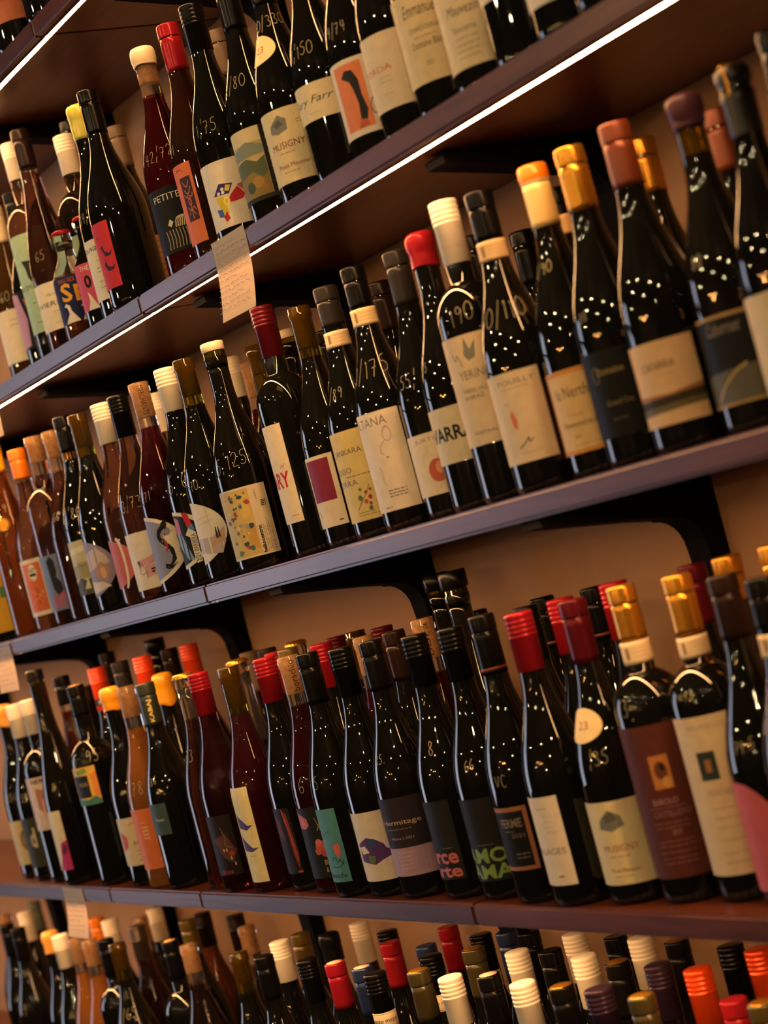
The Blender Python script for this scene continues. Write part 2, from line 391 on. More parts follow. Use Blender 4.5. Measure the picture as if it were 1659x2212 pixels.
def make_cap(root, kind, col, ln, H, prof, th, seg):
    """closure parts; returns z of the lowest opaque edge"""
    rn = r_at(prof, H-.03)
    lip = .0006
    def rr(z): return r_at(prof, z)+lip
    cm = cap_mat(col) if col in CAPC else None
    if kind.startswith('screw'):
        ln = ln or .060; R1 = rn+.0013; z0 = H-ln
        p = [(R1-.0006, z0), (R1, z0+.0006), (R1, H-.0258), (R1+.0005, H-.0252), (R1+.0005, H-.0236), (R1-.0004, H-.0230), (R1-.0004, H-.0222)]
        for k in range(3):
            zc = H-.0208+.0052*k; p += [(R1+.0005, zc), (R1+.0006, zc+.0022), (R1-.0001, zc+.0030), (R1-.0001, zc+.0040)]
        p += [(R1+.0004, H-.0048), (R1+.0004, H-.0018), (R1-.0004, H-.0005), (R1-.0020, H), (0, H)]
        o = add_obj('screw_cap', lathe(p, seg), cm, root, True)
        if kind == 'screwband':
            add_obj('cap_band', lathe([(R1+.0002, z0+.009), (R1+.0003, z0+.0095), (R1+.0003, z0+.0195), (R1+.0002, z0+.020)], seg), paper('#171412'), o, True)
            letter(o, 'BAL', R1+.0004, z0+.0145, .006, th, '#d8c8b0', t=-.2)
        if kind == 'screwmezzo':
            b0, b1 = z0-.012, z0+.010
            add_obj('cap_band', lathe([(R1, b0), (R1+.0003, b0+.0004), (R1+.0003, b1-.0004), (R1, b1)], seg), paper('#dccaa8'), o, True)
            for zz in (b0+.0018, b1-.0018):
                add_obj('band_line', lathe([(R1+.00032, zz), (R1+.00045, zz+.0001), (R1+.00045, zz+.0004), (R1+.00032, zz+.0005)], seg), paper('#4a3a34'), o, True)
            letter(o, 'mezzo', R1+.0005, (b0+b1)/2, .0038, th, '#4a3030', t=.55)
            letter(o, 'mezzo', R1+.0005, (b0+b1)/2, .0038, th, '#4a3030', t=-.8)
            return b0
        if col == 'whiteprint': letter(o, 'YERING', R1+.0003, z0+.018, .005, th, '#b8a088', t=-.1)
        return z0
    if kind.startswith('foil'):
        ln = ln or .062; z0 = H-ln; R1 = rn+.0002
        p = []
        n = 8
        for k in range(n):
            z = z0+(H-.0190-z0)*k/(n-1); p.append((rr(z), z))
        p = [(p[0][0]-.0004, z0)] + p
        p += [(R1-.0006, H-.0186), (R1-.0006, H-.0180), (R1+.0005, H-.0174), (R1+.0008, H-.0168), (R1+.0008, H-.0160), (R1+.0008, H-.0030), (R1+.0006, H-.0016), (R1, H-.0006), (R1-.0010, H-.0001), (R1-.0020, H), (R1-.0030, H), (0, H)]
        o = add_obj('foil_capsule', lathe(p, seg), cm, root, True)
        top = dict(blackcorktop='cork', blackgold='gold', olivegold='gold', yellowcream='orange').get(col)
        if kind == 'foilmedal':
            add_obj('top_disc', lathe([(R1-.0030, H), (R1-.0030, H+.0003), (0, H+.0004)], seg), paper('#d9b49a'), o, True)
            rg = bmesh.new()
            for k in range(14):
                a = 2*PI*k/14; c = Vector((math.sin(a)*.0085, -math.cos(a)*.0085, H+.0005))
                vs = [rg.verts.new(c+Vector((dx, dy, 0))) for dx, dy in ((-.0007, -.0007), (.0007, -.0007), (.0007, .0007), (-.0007, .0007))]; rg.faces.new(vs)
            add_obj('top_print', rg, paper('#a83a3a'), o)
        elif top == 'cork': add_obj('cork', lathe([(.0098, H), (.0098, H+.0005), (0, H+.0007)], seg), cork_mat(), root, True)
        elif top == 'gold': add_obj('top_disc', lathe([(R1-.0016, H), (R1-.0018, H+.0003), (0, H+.0004)], seg), cap_mat('gold'), o, True)
        elif top == 'orange': add_obj('top_cover', lathe([(R1+.0012, H-.0150), (R1+.0014, H-.0145), (R1+.0014, H-.0055), (R1+.0010, H-.0045), (R1+.0010, H-.0015), (R1-.0004, H+.0004), (0, H+.0005)], seg), cap_mat('orange'), o, True)
        if kind == 'foilgold':
            for k in range(18):
                a = 2*PI*k/18; g = bmesh.new(); r = rr(z0-.006)-.0003
                for da in (0,): pass
                vs = [g.verts.new((r*math.sin(a+d), -r*math.cos(a+d), z0+zz)) for d, zz in ((0, -.012), (.10, -.012), (.10, -.002), (0, -.002))]
                g.faces.new(vs); add_obj('gold_dash', g, cap_mat('gold'), o)
        if kind == 'foilcopper':
            add_obj('copper_ring', lathe([(rr(z0+.004)+.0001, z0+.004), (rr(z0+.005)+.0004, z0+.0045), (rr(z0+.006)+.0004, z0+.0068), (rr(z0+.007)+.0001, z0+.0072)], seg), cap_mat('copper'), o, True)
        return z0
    if kind.startswith('wax'):
        ln = ln or .042; z0 = H-ln; R1 = rn+.0026
        p = [(rr(z0)+.0002, z0), (rr(z0)+.0014, z0+.0015)]
        for k in range(5):
            z = z0+.003+(H-.024-z0-.003)*k/4
            if z > p[-1][1]: p.append((rr(z)+.0012, z))
        zz = p[-1][1]
        p += [(R1-.0006, max(zz+.001, H-.021)), (R1+.0006, max(zz+.002, H-.0165)), (R1+.0005, H-.0085), (R1-.0002, H-.0045), (R1-.0022, H-.0012), (R1-.0060, H+.0004), (0, H+.0012)]
        rnd = random.Random(int(H*1e5)); ph = rnd.uniform(0, 6)
        amp = .006 if col == 'amberwax' else .0022
        def wob(k, a):
            e = max(0, 1-k/3.0)
            return (.0003*math.sin(3*a+ph+k), e*amp*(math.sin(a+ph)+.35*math.sin(3*a)))
        add_obj('wax_seal', lathe(p, seg, wob=wob), cm, root, True)
        if kind == 'waxcork':
            add_obj('cork', lathe([(0, H-.048), (.0098, H-.048), (.0104, H-.046), (.0104, z0+.002), (0, z0+.002)], 20), cork_mat(), root, True)
            return H-.05
        return z0
    if kind == 'cork':
        ln = ln or .046; dark = col == 'darkcork'; R1 = rn+.0004
        o = add_obj('cork', lathe([(0, H-ln), (.0098, H-ln), (.0108, H-ln+.0015), (.0108, H-.0016), (.0100, H-.0008), (0, H-.0006)], 20), cork_mat(dark), root, True)
        s = dict(corkprint='MERCHANTS', corkprint2='borachio', corkprint3='bora').get(col)
        if s: letter(o, s, rn+.0007, H-ln*.5-.001, .0085 if s != 'bora' else .007, th, '#3a2416', t=.1, vert=1 if s != 'MERCHANTS' else -1, length=ln*.82)
        return H
    if kind == 'crown':
        R1 = rn+.0012; n = 21
        def wob(k, a): return ((.0009*math.cos(n*a) if k == 1 else .0007*math.cos(n*a) if k == 0 else 0), 0)
        add_obj('crown_cap', lathe([(R1+.0014, H-.0065), (R1+.0010, H-.0050), (R1, H-.0022), (R1-.0014, H-.0006), (R1-.0040, H), (0, H+.0002)], 63, wob=wob), cap_mat(col), root, True)
        return H-.006
    if kind == 'disc':
        R1 = rn+.0013
        add_obj('stopper_disc', lathe([(0, H-ln), (R1-.0005, H-ln), (R1, H-ln+.0006), (R1+.0002, H-.0016), (R1-.0006, H-.0004), (R1-.002, H), (0, H)], seg), cm, root, True)
        return H-ln
    if kind == 'tstop':
        R1 = rn+.0034
        add_obj('stopper', lathe([(0, H-.021), (R1-.0004, H-.021), (R1, H-.0204), (R1, H-.0012), (R1-.0008, H-.0002), (R1-.002, H), (0, H)], seg), cm, root, True)
        return H-.021
    if kind == 'wire':
        o = add_obj('mushroom_cork', lathe([(rn+.0008, H-ln), (rn+.0012, H-.03), (rn+.0016, H-.024), (rn-.001, H-.021), (rn+.0018, H-.014), (rn+.002, H-.006), (rn-.001, H-.001), (0, H)], seg), simple('cap_hood', '#1a1714', .3, .3), root, True)
        add_obj('cage_plate', lathe([(.010, H), (.0105, H+.0008), (.006, H+.0016), (0, H+.0012)], 20), cap_mat('gold'), o, True)
        for k in range(4):
            a = 2*PI*k/4+.4; g = Flat(); g.stroke([(0, H-.026), (.0015, H-.018), (.0004, H-.010), (0, H-.002)], .0018, cap_mat('gold'))
            bm, ms = g.wrap(lambda s, z, l: ((rn+.0034)*math.sin(a+s*60), -(rn+.0034)*math.cos(a+s*60), z), None)
            add_obj('cage_wire', bm, ms, o)
        return H-ln
    return H
def letter(parent, s, r, zc, h, th, col, t=0.0, bold=False, vert=0, length=None):
    vs, fs, asp = text_geo(s, bold); F = Flat()
    if vert == 0:
        wd = h*asp; F.tris([((u-.5)*wd, (v-.5)*h) for u, v in vs], fs, paper(col))
    else:
        ln = length or h*asp; F.tris([(-(v-.5)*h*vert, (u-.5)*ln*vert) for u, v in vs], fs, paper(col))
    ph0 = th+asn(t)
    bm, ms = F.wrap(lambda x, z, l: (r*math.sin(ph0+x/r), -r*math.cos(ph0+x/r), zc+z), .002)
    return add_obj('lettering', bm, ms, parent)

def make_label(root, spec, R, prof, th):
    v0, v1, e, col, shape, art = spec
    h = v1-v0; F = Flat(); S = lambda t: R*asn(t); base = paper(col)
    phR = th+asn(e); phL = -phR if -phR < th-PI/2-.05 else th-PI/2-.15
    phL = max(phL, th-2.4); sL = (phL-th)*R; sR = S(e); s1 = S(-1)
    if shape == 'rect': F.poly([(sL, v0), (sR, v0), (sR, v1), (sL, v1)], base)
    elif shape == 'half': F.ell(s1, (v0+v1)/2, sR-s1, h/2, base, 44)
    else:
        top = [(-1, 1.0), (-.85, .995), (-.7, .97), (-.5, .9), (-.3, .8), (-.1, .68), (.1, .57), (.3, .49), (.5, .44), (.7, .43)]
        F.poly([(sL, v0), (S(e), v0)] + [(S(t), v0+h*v) for t, v in reversed(top)] + [(sL, v1)], base)
    for a in art:
        k = a[0]; m = paper(a[1])
        if k == 'P': F.poly([(S(t), v0+h*v) for t, v in a[2]], m)
        elif k == 'R':
            x0 = sL if a[2] <= -1 else S(a[2])
            F.poly([(x0, v0+h*a[4]), (S(a[3]), v0+h*a[4]), (S(a[3]), v0+h*a[5]), (x0, v0+h*a[5])], m)
        elif k == 'E': F.ell(S(a[2]), v0+h*a[3], a[4]*R*1.25, a[5]*h, m, 14)
        elif k == 'HALF': F.ell(s1, (v0+v1)/2, (sR-s1)*a[2], h/2*a[2], m, 40)
        elif k == 'ARC':
            cx_, cz, rs, rz, wd = S(a[2]), v0+h*a[3], a[4]*R, a[5]*h, a[6]
            F.stroke([(cx_+rs*math.cos(x), cz+rz*math.sin(x)) for x in (-PI/2+PI*i/14 for i in range(15))], wd, m)
        elif k == 'BLOBS':
            rnd = random.Random(5)
            for _ in range(a[6]):
                c = rnd.choice(a[7]); cx_ = S(rnd.uniform(a[2], a[3])); cz = v0+h*rnd.uniform(a[4], a[5]); rr_ = rnd.uniform(.0012, .0045)
                F.poly([(cx_+rr_*rnd.uniform(.5, 1.3)*math.cos(2*PI*i/7), cz+rr_*rnd.uniform(.4, 1.1)*math.sin(2*PI*i/7)) for i in range(7)], paper(c), 0 if _ % 6 else 1)
        elif k == 'STAR':
            cx_, cz, rs, rz = S(a[2]), v0+h*a[3], a[4]*R, a[5]*h
            F.poly([(cx_+rs*(1 if i % 2 else .78)*math.cos(PI*i/13), cz+rz*(1 if i % 2 else .78)*math.sin(PI*i/13)) for i in range(26)], m)
        elif k == 'S': F.stroke(smooth_pts([(S(t), v0+h*v) for t, v in a[2]]), a[3], m)
        elif k == 'B':
            x0, x1, zc, hh = S(a[2]), S(a[3]), v0+h*a[4], max(h*a[5], .0007); x = x0; rnd = random.Random(int(zc*1e6))
            if hh > .0025: F.poly([(x0, zc-hh/2), (x1, zc-hh/2), (x1, zc+hh/2), (x0, zc+hh/2)], m)
            else:
                while x < x1-.001:
                    l = min(rnd.uniform(.003, .009), x1-x); F.poly([(x, zc-hh/2), (x+l, zc-hh/2), (x+l, zc+hh/2), (x, zc+hh/2)], m, 0 if x > x0 else 1); x += l+.0012
        elif k == 'T':
            opt = a[7] if len(a) > 7 else ''
            vs, fs, asp = text_geo(a[2], 'b' in opt, .35 if 's' in opt else 0)
            x0 = S(a[3]) if a[3] >= -1 else s1+(a[3]+1)*R*2; x1 = S(a[4])
            if 'w' in opt: x0 = x1-(h*(a[6]-a[5]))*asp*.75
            elif a[3] <= -.999: x0 = x1-max(x1-x0, (h*(a[6]-a[5]))*asp*.9)
            F.tris([(x0+(x1-x0)*u, v0+h*(a[5]+(a[6]-a[5])*v)) for u, v in vs], fs, m)
        elif k == 'TV':
            opt = a[7] if len(a) > 7 else ''
            vs, fs, asp = text_geo(a[2], 'b' in opt); xc = S(a[3]); hh = a[6]*R*1.3; d = 1 if a[5] > a[4] else -1
            F.tris([(xc-(v-.5)*hh*d, v0+h*(a[4]+(a[5]-a[4])*u)) for u, v in vs], fs, m)
    conical = v1 > .44*.3
    def fn(s, z, l):
        ph = th+s/R; r = min(R, r_at(prof, z))+.00022+l*.000035
        return (r*math.sin(ph), -r*math.cos(ph), z)
    bm, ms = F.wrap(fn, .005, None if r_at(prof, v1) > R*.999 else .008)
    add_obj('paper_label', bm, ms, root)
def make_price(root, txt, lat, zc, h, prof, th):
    F = Flat(); m = paper('#a89f7c'); rz = r_at(prof, zc)
    h *= .86; wd = [.46 if c == '/' else .34 if c in '.1i' else .58 for c in txt]; tot = sum(wd)*h; x = -tot/2; rnd = random.Random(len(txt)*31+int(zc*1e5))
    for c, q in zip(txt, wd):
        dy = rnd.uniform(-.08, .08)*h+.12*x
        for st in GLYPH.get(c, []):
            F.stroke(smooth_pts([(x+p[0]*q*h*.86, dy+(p[1]-.5)*h) for p in st]), .00065, m)
        x += q*h
    ph0 = th+asn(lat/rz)
    def fn(s, z, l):
        r = r_at(prof, zc+z)+.00035; ph = ph0+s/rz
        return (r*math.sin(ph), -r*math.cos(ph), zc+z)
    bm, ms = F.wrap(fn, None)
    add_obj('price_mark', bm, ms, root)
def make_bottle(spec):
    row, x, y, H, R, shape, gl, cap, label, prices, band, extra, desc = spec
    root = empty('wine_bottle', (x, y, ZS[row]+.0003), desc, 'bottle', {'A': 'bottles on the top shelf', 'B': 'bottles on the second shelf', 'C': 'bottles on the third shelf', 'D': 'bottles on the fourth shelf', 'E': 'bottles on the bottom shelf'}[row])
    th = math.atan2(-x, y); seg = 28 if row == 'E' else 44
    prof, rn = profile(shape, H, R)
    kind, col = cap[0], cap[1]; ln = cap[2] if len(cap) > 2 else None
    p = list(prof)
    if kind in ('cork', 'crown', 'disc', 'tstop'):
        r = rn*.985; t = {'cork': 0, 'crown': .004, 'disc': ln or 0, 'tstop': .0205}[kind]
        p = p[:-1]+[(r, H-.024-t if kind != 'cork' else H-.016), (r+.0014, H-.0150-t if kind != 'cork' else H-.0145), (r+.0015, H-.008-t), (r+.0007, H-.007-t), (r+.0008, H-.0015-t), (r, H-.0004-t), (0, H-.0003-t)]
    else: p = p+[(rn*.985, H-.002), (0, H-.002)]
    fill = H*.805 if kind not in ('cork', 'waxcork', 'crown') else H-.068
    if gl == 'clear': fill = H*.6
    if kind in ('disc', 'tstop'): fill = H*.92
    if shape == 'flute' and gl == 'green2': fill = H*.93
    transp = gl not in ('black', 'brown')
    add_obj('glass_body', lathe(p, seg, mat_of=lambda k: 1 if (p[k][1] > fill and transp) else 0), [wine_mat('rosebrown' if gl == 'clear' else gl), neck_mat(gl)], root, True)
    if kind: make_cap(root, kind, col, ln, H, prof, th, 28 if row != 'E' else 24)
    if band:
        d0, d1, bc = band; z0, z1 = H-d1, H-d0
        n = 6; pp = [(r_at(prof, z0+(z1-z0)*i/n)+.0011, z0+(z1-z0)*i/n) for i in range(n+1)]
        pp = [(pp[0][0]-.0004, z0)]+pp+[(pp[-1][0]-.0004, z1)]
        bo = add_obj('neck_seal', lathe(pp, 28), paper(bc), root, True)
        F = Flat()
        F.poly([(-.0125, -.0055), (-.0085, -.0055), (-.0085, .0055), (-.0125, .0055)], paper('#8f7450'))
        for k in range(3): F.poly([(-.006, .004-.004*k), (.009, .004-.004*k), (.009, .0045-.004*k), (-.006, .0045-.004*k)], paper('#b79a70'))
        rb = pp[4][0]+.0003; bm, ms = F.wrap(lambda s, z, l: (rb*math.sin(th+s/rb), -rb*math.cos(th+s/rb), (z0+z1)/2+z), .003); add_obj('seal_print', bm, ms, bo)
    if label: make_label(root, label, R, prof, th)
    for (t, lat, zc, h) in prices: make_price(root, t, lat, zc, h, prof, th)
    if extra:
        if extra[0] == 'vtext':
            hz = H-.042; letter(root, extra[1], r_at(prof, hz)+.0012, hz, .0085, th, extra[2], t=.0, bold=True, vert=1, length=.034)
        else:
            kd, lat, zc, s, bc, tx = extra; F = Flat(); rz = r_at(prof, zc); ph0 = th+asn(max(-.97, lat/rz))
            if kd == 'oval': F.ell(0, 0, s*1.05, s*.74, paper(bc), 30)
            else: F.ell(0, 0, s*.62, s*.62, cap_mat('gold'), 26); F.ell(0, 0, s*.45, s*.45, paper(bc), 22)
            if tx:
                vs, fs, asp = text_geo(tx); F.tris([((u-.5)*s*.55+s*.1, (v-.5)*s*.35) for u, v in vs], fs, paper('#a8483c'))
            def fn(q, z, l):
                r = r_at(prof, zc+z)+.0004+l*.00005; return (r*math.sin(ph0+q/rz), -r*math.cos(ph0+q/rz), zc+z)
            bm, ms = F.wrap(fn, .003, .003); add_obj('sticker', bm, ms, root)
BOTTLES = [
 ('A',-2.7094,1.152,0.3,0.0388,'burg','black',('foil','black'),(0.039,0.126,0.3,'#d9774a','rect',[('B','#a3522e',-0.7,0.1,0.7,0.012),('B','#a3522e',-0.7,0.1,0.55,0.012),('B','#a3522e',-0.7,0.1,0.4,0.012)]),[],None,None,'dark bottle with a plain orange label at the far edge of the top shelf'),
 ('A',-2.5905,1.152,0.3,0.0388,'burg','black',('foil','black'),(0.039,0.126,0.45,'#d9774a','rect',[('T','#a3522e','rosso',-0.6,0.2,0.62,0.74),('B','#a3522e',-0.6,0.1,0.45,0.012),('B','#a3522e',-0.6,0.1,0.35,0.012)]),[],None,None,'dark bottle with red-printed orange label on the top shelf'),
 ('A',-2.4683,1.152,0.3,0.0388,'burg','black',('foil','black'),(0.06,0.135,0.45,'#d9774a','rect',[]),[],None,None,'dark bottle on the top shelf cut off by the picture edge'),
 ('B',-3.0007,1.2064,0.3,0.0388,'burg','amber',('foil','cream'),(0.0388,0.1245,0.7,'#e9dfc6','rect',[('R','#cfc3a8',-0.1,0.35,0.12,0.3),('B','#8a7c64',-0.5,0.2,0.8,0.012),('B','#8a7c64',-0.5,0.2,0.7,0.012)]),[('60',-0.0171,0.1474,0.0196)],None,None,'amber bottle with tall pale label at the far end of the second shelf'),
 ('B',-2.9221,1.211,0.3,0.0388,'burg','black',('foil','black'),(0.0453,0.1386,0.5,'#17131a','rect',[('P','#c08fb0',[(-1,0),(-0.72,0.05),(-0.62,0.5),(-0.8,0.95),(-1,1)]),('T','#d0584e','w',-0.62,-0.3,0.7,0.85),('T','#d8785e','B',-0.45,-0.2,0.48,0.64),('T','#e0b8a0','8',-0.15,0.15,0.38,0.68),('T','#c04a58','g',-0.4,-0.1,0.25,0.42),('P','#a8324a',[(-0.45,0.22),(-0.3,0.3),(-0.22,0.1),(-0.4,0.05)])]),[('90',-0.0319,0.1636,0.0207)],None,None,'black-labelled bottle with scattered pink and coral letters beside the green label'),
 ('B',-2.8461,1.1978,0.3589,0.0372,'bord','rose',('screw','white'),(0.0555,0.2098,0.5,'#a9c8a6','rect',[('P','#2a2a2e',[(-0.75,0.74),(-0.3,0.72),(-0.2,0.66),(-0.45,0.6),(-0.5,0.5),(-0.62,0.56),(-0.66,0.66)]),('T','#3c463c','WEISMAN',-1,-0.15,0.44,0.49),('B','#6f8a70',-0.7,-0.3,0.3,0.012),('B','#6f8a70',-0.7,-0.3,0.1,0.012)]),[],None,None,'clear rose bottle with long pale green label and white screw cap'),
 ('B',-2.7716,1.1868,0.3576,0.037,'flute','pinkrose',('foil','darkbrown'),(0.0421,0.1145,0.6,'#e9dfc6','rect',[('S','#4a4034',[(-0.6,0.74),(-0.45,0.78),(-0.5,0.7),(-0.3,0.76),(-0.2,0.72),(0,0.76)],0.0008),('T','#3a3128','RIVIERE',-1,-0.05,0.5,0.6),('B','#9a8a70',-0.5,-0.1,0.38,0.012),('B','#9a8a70',-0.5,-0.1,0.14,0.012)]),[('65',-0.0165,0.1576,0.0183)],None,None,'tall pink rose bottle with dark capsule and small cream label'),
 ('B',-2.6288,1.1489,0.1628,0.029,'small','amberwine',('crown','red'),(0.0253,0.0931,0.97,'#1b2450','rect',[('T','#c9663a','SMALL KICK',-0.75,0.1,0.86,0.95),('T','#e9b02a','S',-0.72,-0.2,0.45,0.84,'b'),('T','#e9b02a','E',-0.05,0.5,0.42,0.78,'b'),('P','#ece4d8',[(-0.8,0),(-0.55,0.2),(-0.6,0.33),(-0.72,0.36),(-0.62,0.42),(-0.45,0.36),(-0.42,0.25),(-0.1,0.02),(-0.1,0)]),('P','#ece4d8',[(0.05,0),(0.22,0.16),(0.2,0.28),(0.08,0.3),(0.2,0.36),(0.38,0.3),(0.42,0.16),(0.72,0)])]),[('/29',-0.0176,0.121,0.0148)],None,None,'small amber bottle with red crown cap and navy geese label'),
 ('B',-2.571,1.1612,0.167,0.029,'small','black',('crown','red'),(0.0292,0.0963,0.9,'#d2496a','rect',[('T','#efe0d8','THE SO',-0.75,0.2,0.84,0.94),('E','#14120f',-0.5,0.6,0.16,0.14),('E','#d2496a',-0.5,0.6,0.05,0.07),('T','#14120f','S',-0.05,0.4,0.45,0.8,'b'),('P','#ece4d8',[(-0.75,0),(-0.6,0.2),(-0.62,0.4),(-0.5,0.3),(-0.2,0)]),('P','#ece4d8',[(0,0),(0.2,0.2),(0.4,0.36),(0.5,0)])]),[('16/',-0.0174,0.1196,0.0146)],None,None,'small dark bottle with pink geese label half behind the cream label'),
 ('B',-2.5024,1.1656,0.3077,0.0388,'burg','black',('wax','lime',0.048),(0.0286,0.1142,0.5,'#e9dfc6','rect',[('T','#2e2a22','sauvage',-1,-0.2,0.78,0.88,'s'),('T','#4a4438','Blanc de',-0.2,0.25,0.68,0.72),('T','#4a4438','Noirs',-0.2,0.1,0.62,0.66),('B','#8a7e66',-0.75,-0.45,0.52,0.012),('B','#8a7e66',-0.75,-0.45,0.46,0.012),('B','#8a7e66',-0.75,-0.45,0.3,0.012),('B','#8a7e66',-0.75,-0.45,0.2,0.012),('S','#8a7e66',[(-0.7,0.65),(-0.5,0.6),(-0.65,0.5),(-0.45,0.45),(-0.5,0.35),(-0.5,0.2)],0.0005),('B','#6e6350',-0.45,-0.1,0.14,0.012),('B','#6e6350',-0.45,-0.1,0.1,0.012),('B','#6e6350',-0.45,-0.1,0.06,0.012)]),[('34/8',-0.0272,0.1478,0.0169)],None,None,'dark bottle with lime-yellow wax top and cream label'),
 ('B',-2.4233,1.149,0.3031,0.041,'burg','black',('foil','black'),(0.0284,0.119,-0.44,'#c9303f','rect',[('P','#3a1c3a',[(-0.85,0.62),(-0.78,0.66),(-0.75,0.56),(-0.62,0.52),(-0.5,0.56),(-0.58,0.48),(-0.75,0.48)]),('P','#3a1c3a',[(-0.85,0.36),(-0.8,0.42),(-0.75,0.34),(-0.62,0.3),(-0.5,0.34),(-0.58,0.26),(-0.78,0.26)]),('S','#3a1c3a',[(-0.9,0.8),(-0.85,0.76)],0.001)]),[],None,None,'wide black bottle with narrow crimson label beside lime wax top'),
 ('B',-2.2597,1.1619,0.3034,0.0388,'burg','red',('waxcork','cream',0.026),(0.0294,0.1136,0.7,'#121214','rect',[('T','#d8d2c0','PETITE N',-0.85,0.4,0.8,0.9),('P','#d9cda8',[(-0.6,0.42),(-0.5,0.5),(-0.4,0.45),(-0.5,0.38)]),('S','#d9cda8',[(-0.35,0.36),(-0.3,0.5),(-0.1,0.52)],0.0016),('S','#d9cda8',[(-0.28,0.36),(-0.225,0.5),(-0.02,0.52)],0.0016),('S','#d9cda8',[(-0.21,0.36),(-0.15,0.5),(0.06,0.52)],0.0016),('S','#d9cda8',[(-0.14,0.36),(-0.075,0.5),(0.14,0.52)],0.0016),('S','#d9cda8',[(-0.07,0.36),(0,0.5),(0.22,0.52)],0.0016),('S','#d9cda8',[(0,0.36),(0.075,0.5),(0.3,0.52)],0.0016),('S','#d9cda8',[(0.07,0.36),(0.15,0.5),(0.38,0.52)],0.0016),('S','#a89c7c',[(-0.7,0.05),(-0.66,0.2),(-0.7,0.34)],0.0014),('S','#a89c7c',[(-0.59,0.05),(-0.55,0.2),(-0.59,0.34)],0.0014),('S','#a89c7c',[(-0.48,0.05),(-0.44,0.2),(-0.48,0.34)],0.0014),('S','#a89c7c',[(-0.37,0.05),(-0.33,0.2),(-0.37,0.34)],0.0014),('S','#a89c7c',[(-0.26,0.05),(-0.22,0.2),(-0.26,0.34)],0.0014),('S','#a89c7c',[(-0.15,0.05),(-0.11,0.2),(-0.15,0.34)],0.0014),('S','#a89c7c',[(-0.04,0.05),(0,0.2),(-0.04,0.34)],0.0014),('S','#a89c7c',[(0.07,0.05),(0.11,0.2),(0.07,0.34)],0.0014),('S','#a89c7c',[(0.18,0.05),(0.22,0.2),(0.18,0.34)],0.0014),('S','#a89c7c',[(0.29,0.05),(0.33,0.2),(0.29,0.34)],0.0014),('S','#a89c7c',[(0.4,0.05),(0.44,0.2),(0.4,0.34)],0.0014)]),[('42/72',-0.0138,0.1572,0.018)],None,None,'red bottle with cork showing under cream wax and black zebra label'),
 ('B',-2.181,1.1653,0.3048,0.0388,'burg','brown',('foil','red'),(0.0223,0.124,-0.42,'#e0703a','rect',[('R','#46242e',-0.86,-0.52,0.28,0.83),('E','#c95a44',-0.7,0.52,0.06,0.06),('S','#c97a5a',[(-0.8,0.78),(-0.7,0.68),(-0.6,0.78)],0.0012),('S','#c97a5a',[(-0.8,0.68),(-0.7,0.6),(-0.58,0.7)],0.0012),('S','#c97a5a',[(-0.8,0.36),(-0.7,0.44),(-0.6,0.34)],0.0012),('S','#c97a5a',[(-0.7,0.3),(-0.7,0.46)],0.0012),('S','#c97a5a',[(-0.82,0.62),(-0.76,0.56),(-0.7,0.62)],0.0012),('S','#c97a5a',[(-0.68,0.6),(-0.6,0.56),(-0.56,0.62)],0.0012),('S','#c97a5a',[(-0.8,0.46),(-0.74,0.4),(-0.7,0.44)],0.0012),('S','#c97a5a',[(-0.68,0.42),(-0.62,0.46),(-0.56,0.4)],0.0012),('E','#46242e',-0.7,0.52,0.025,0.025),('S','#8a3a20',[(-0.9,0.92),(-0.8,0.94),(-0.7,0.9)],0.0008)]),[('21',-0.0333,0.1444,0.0163)],None,None,'brown glass bottle with red foil top and narrow orange label'),
 ('B',-2.1023,1.1613,0.3005,0.0388,'burg','black',('screw','black'),(0.0183,0.0994,0.35,'#e6dcc8','rect',[('P','#3b2a78',[(-0.78,0.5),(-0.55,0.66),(-0.12,0.62),(-0.3,0.48)]),('P','#e6d23a',[(-0.35,0.62),(-0.2,0.6),(-0.28,0.52),(-0.42,0.54)]),('P','#d8c428',[(-0.75,0.48),(-0.5,0.46),(-0.42,0.2),(-0.6,0.18)]),('P','#c22a30',[(-0.42,0.36),(-0.25,0.46),(0,0.56),(0.2,0.42),(0.1,0.36),(-0.2,0.34)]),('P','#a06a30',[(0,0.58),(0.2,0.6),(0.2,0.46),(0.05,0.54)]),('P','#3658a8',[(-0.78,0.3),(-0.62,0.28),(-0.6,0.16),(-0.75,0.18)]),('P','#c22a30',[(-0.62,0.16),(-0.5,0.24),(-0.44,0.12),(-0.58,0.08)]),('E','#f0e070',-0.42,0.38,0.09,0.07),('E','#d8c428',-0.42,0.38,0.04,0.03),('E','#ece4d8',-0.62,0.52,0.05,0.025),('E','#ece4d8',-0.48,0.57,0.05,0.025),('E','#ece4d8',-0.48,0.52,0.05,0.025)]),[('1/75',-0.0191,0.1442,0.0193)],None,None,'dark bottle with black screw cap and colourful blocky car drawing on white label'),
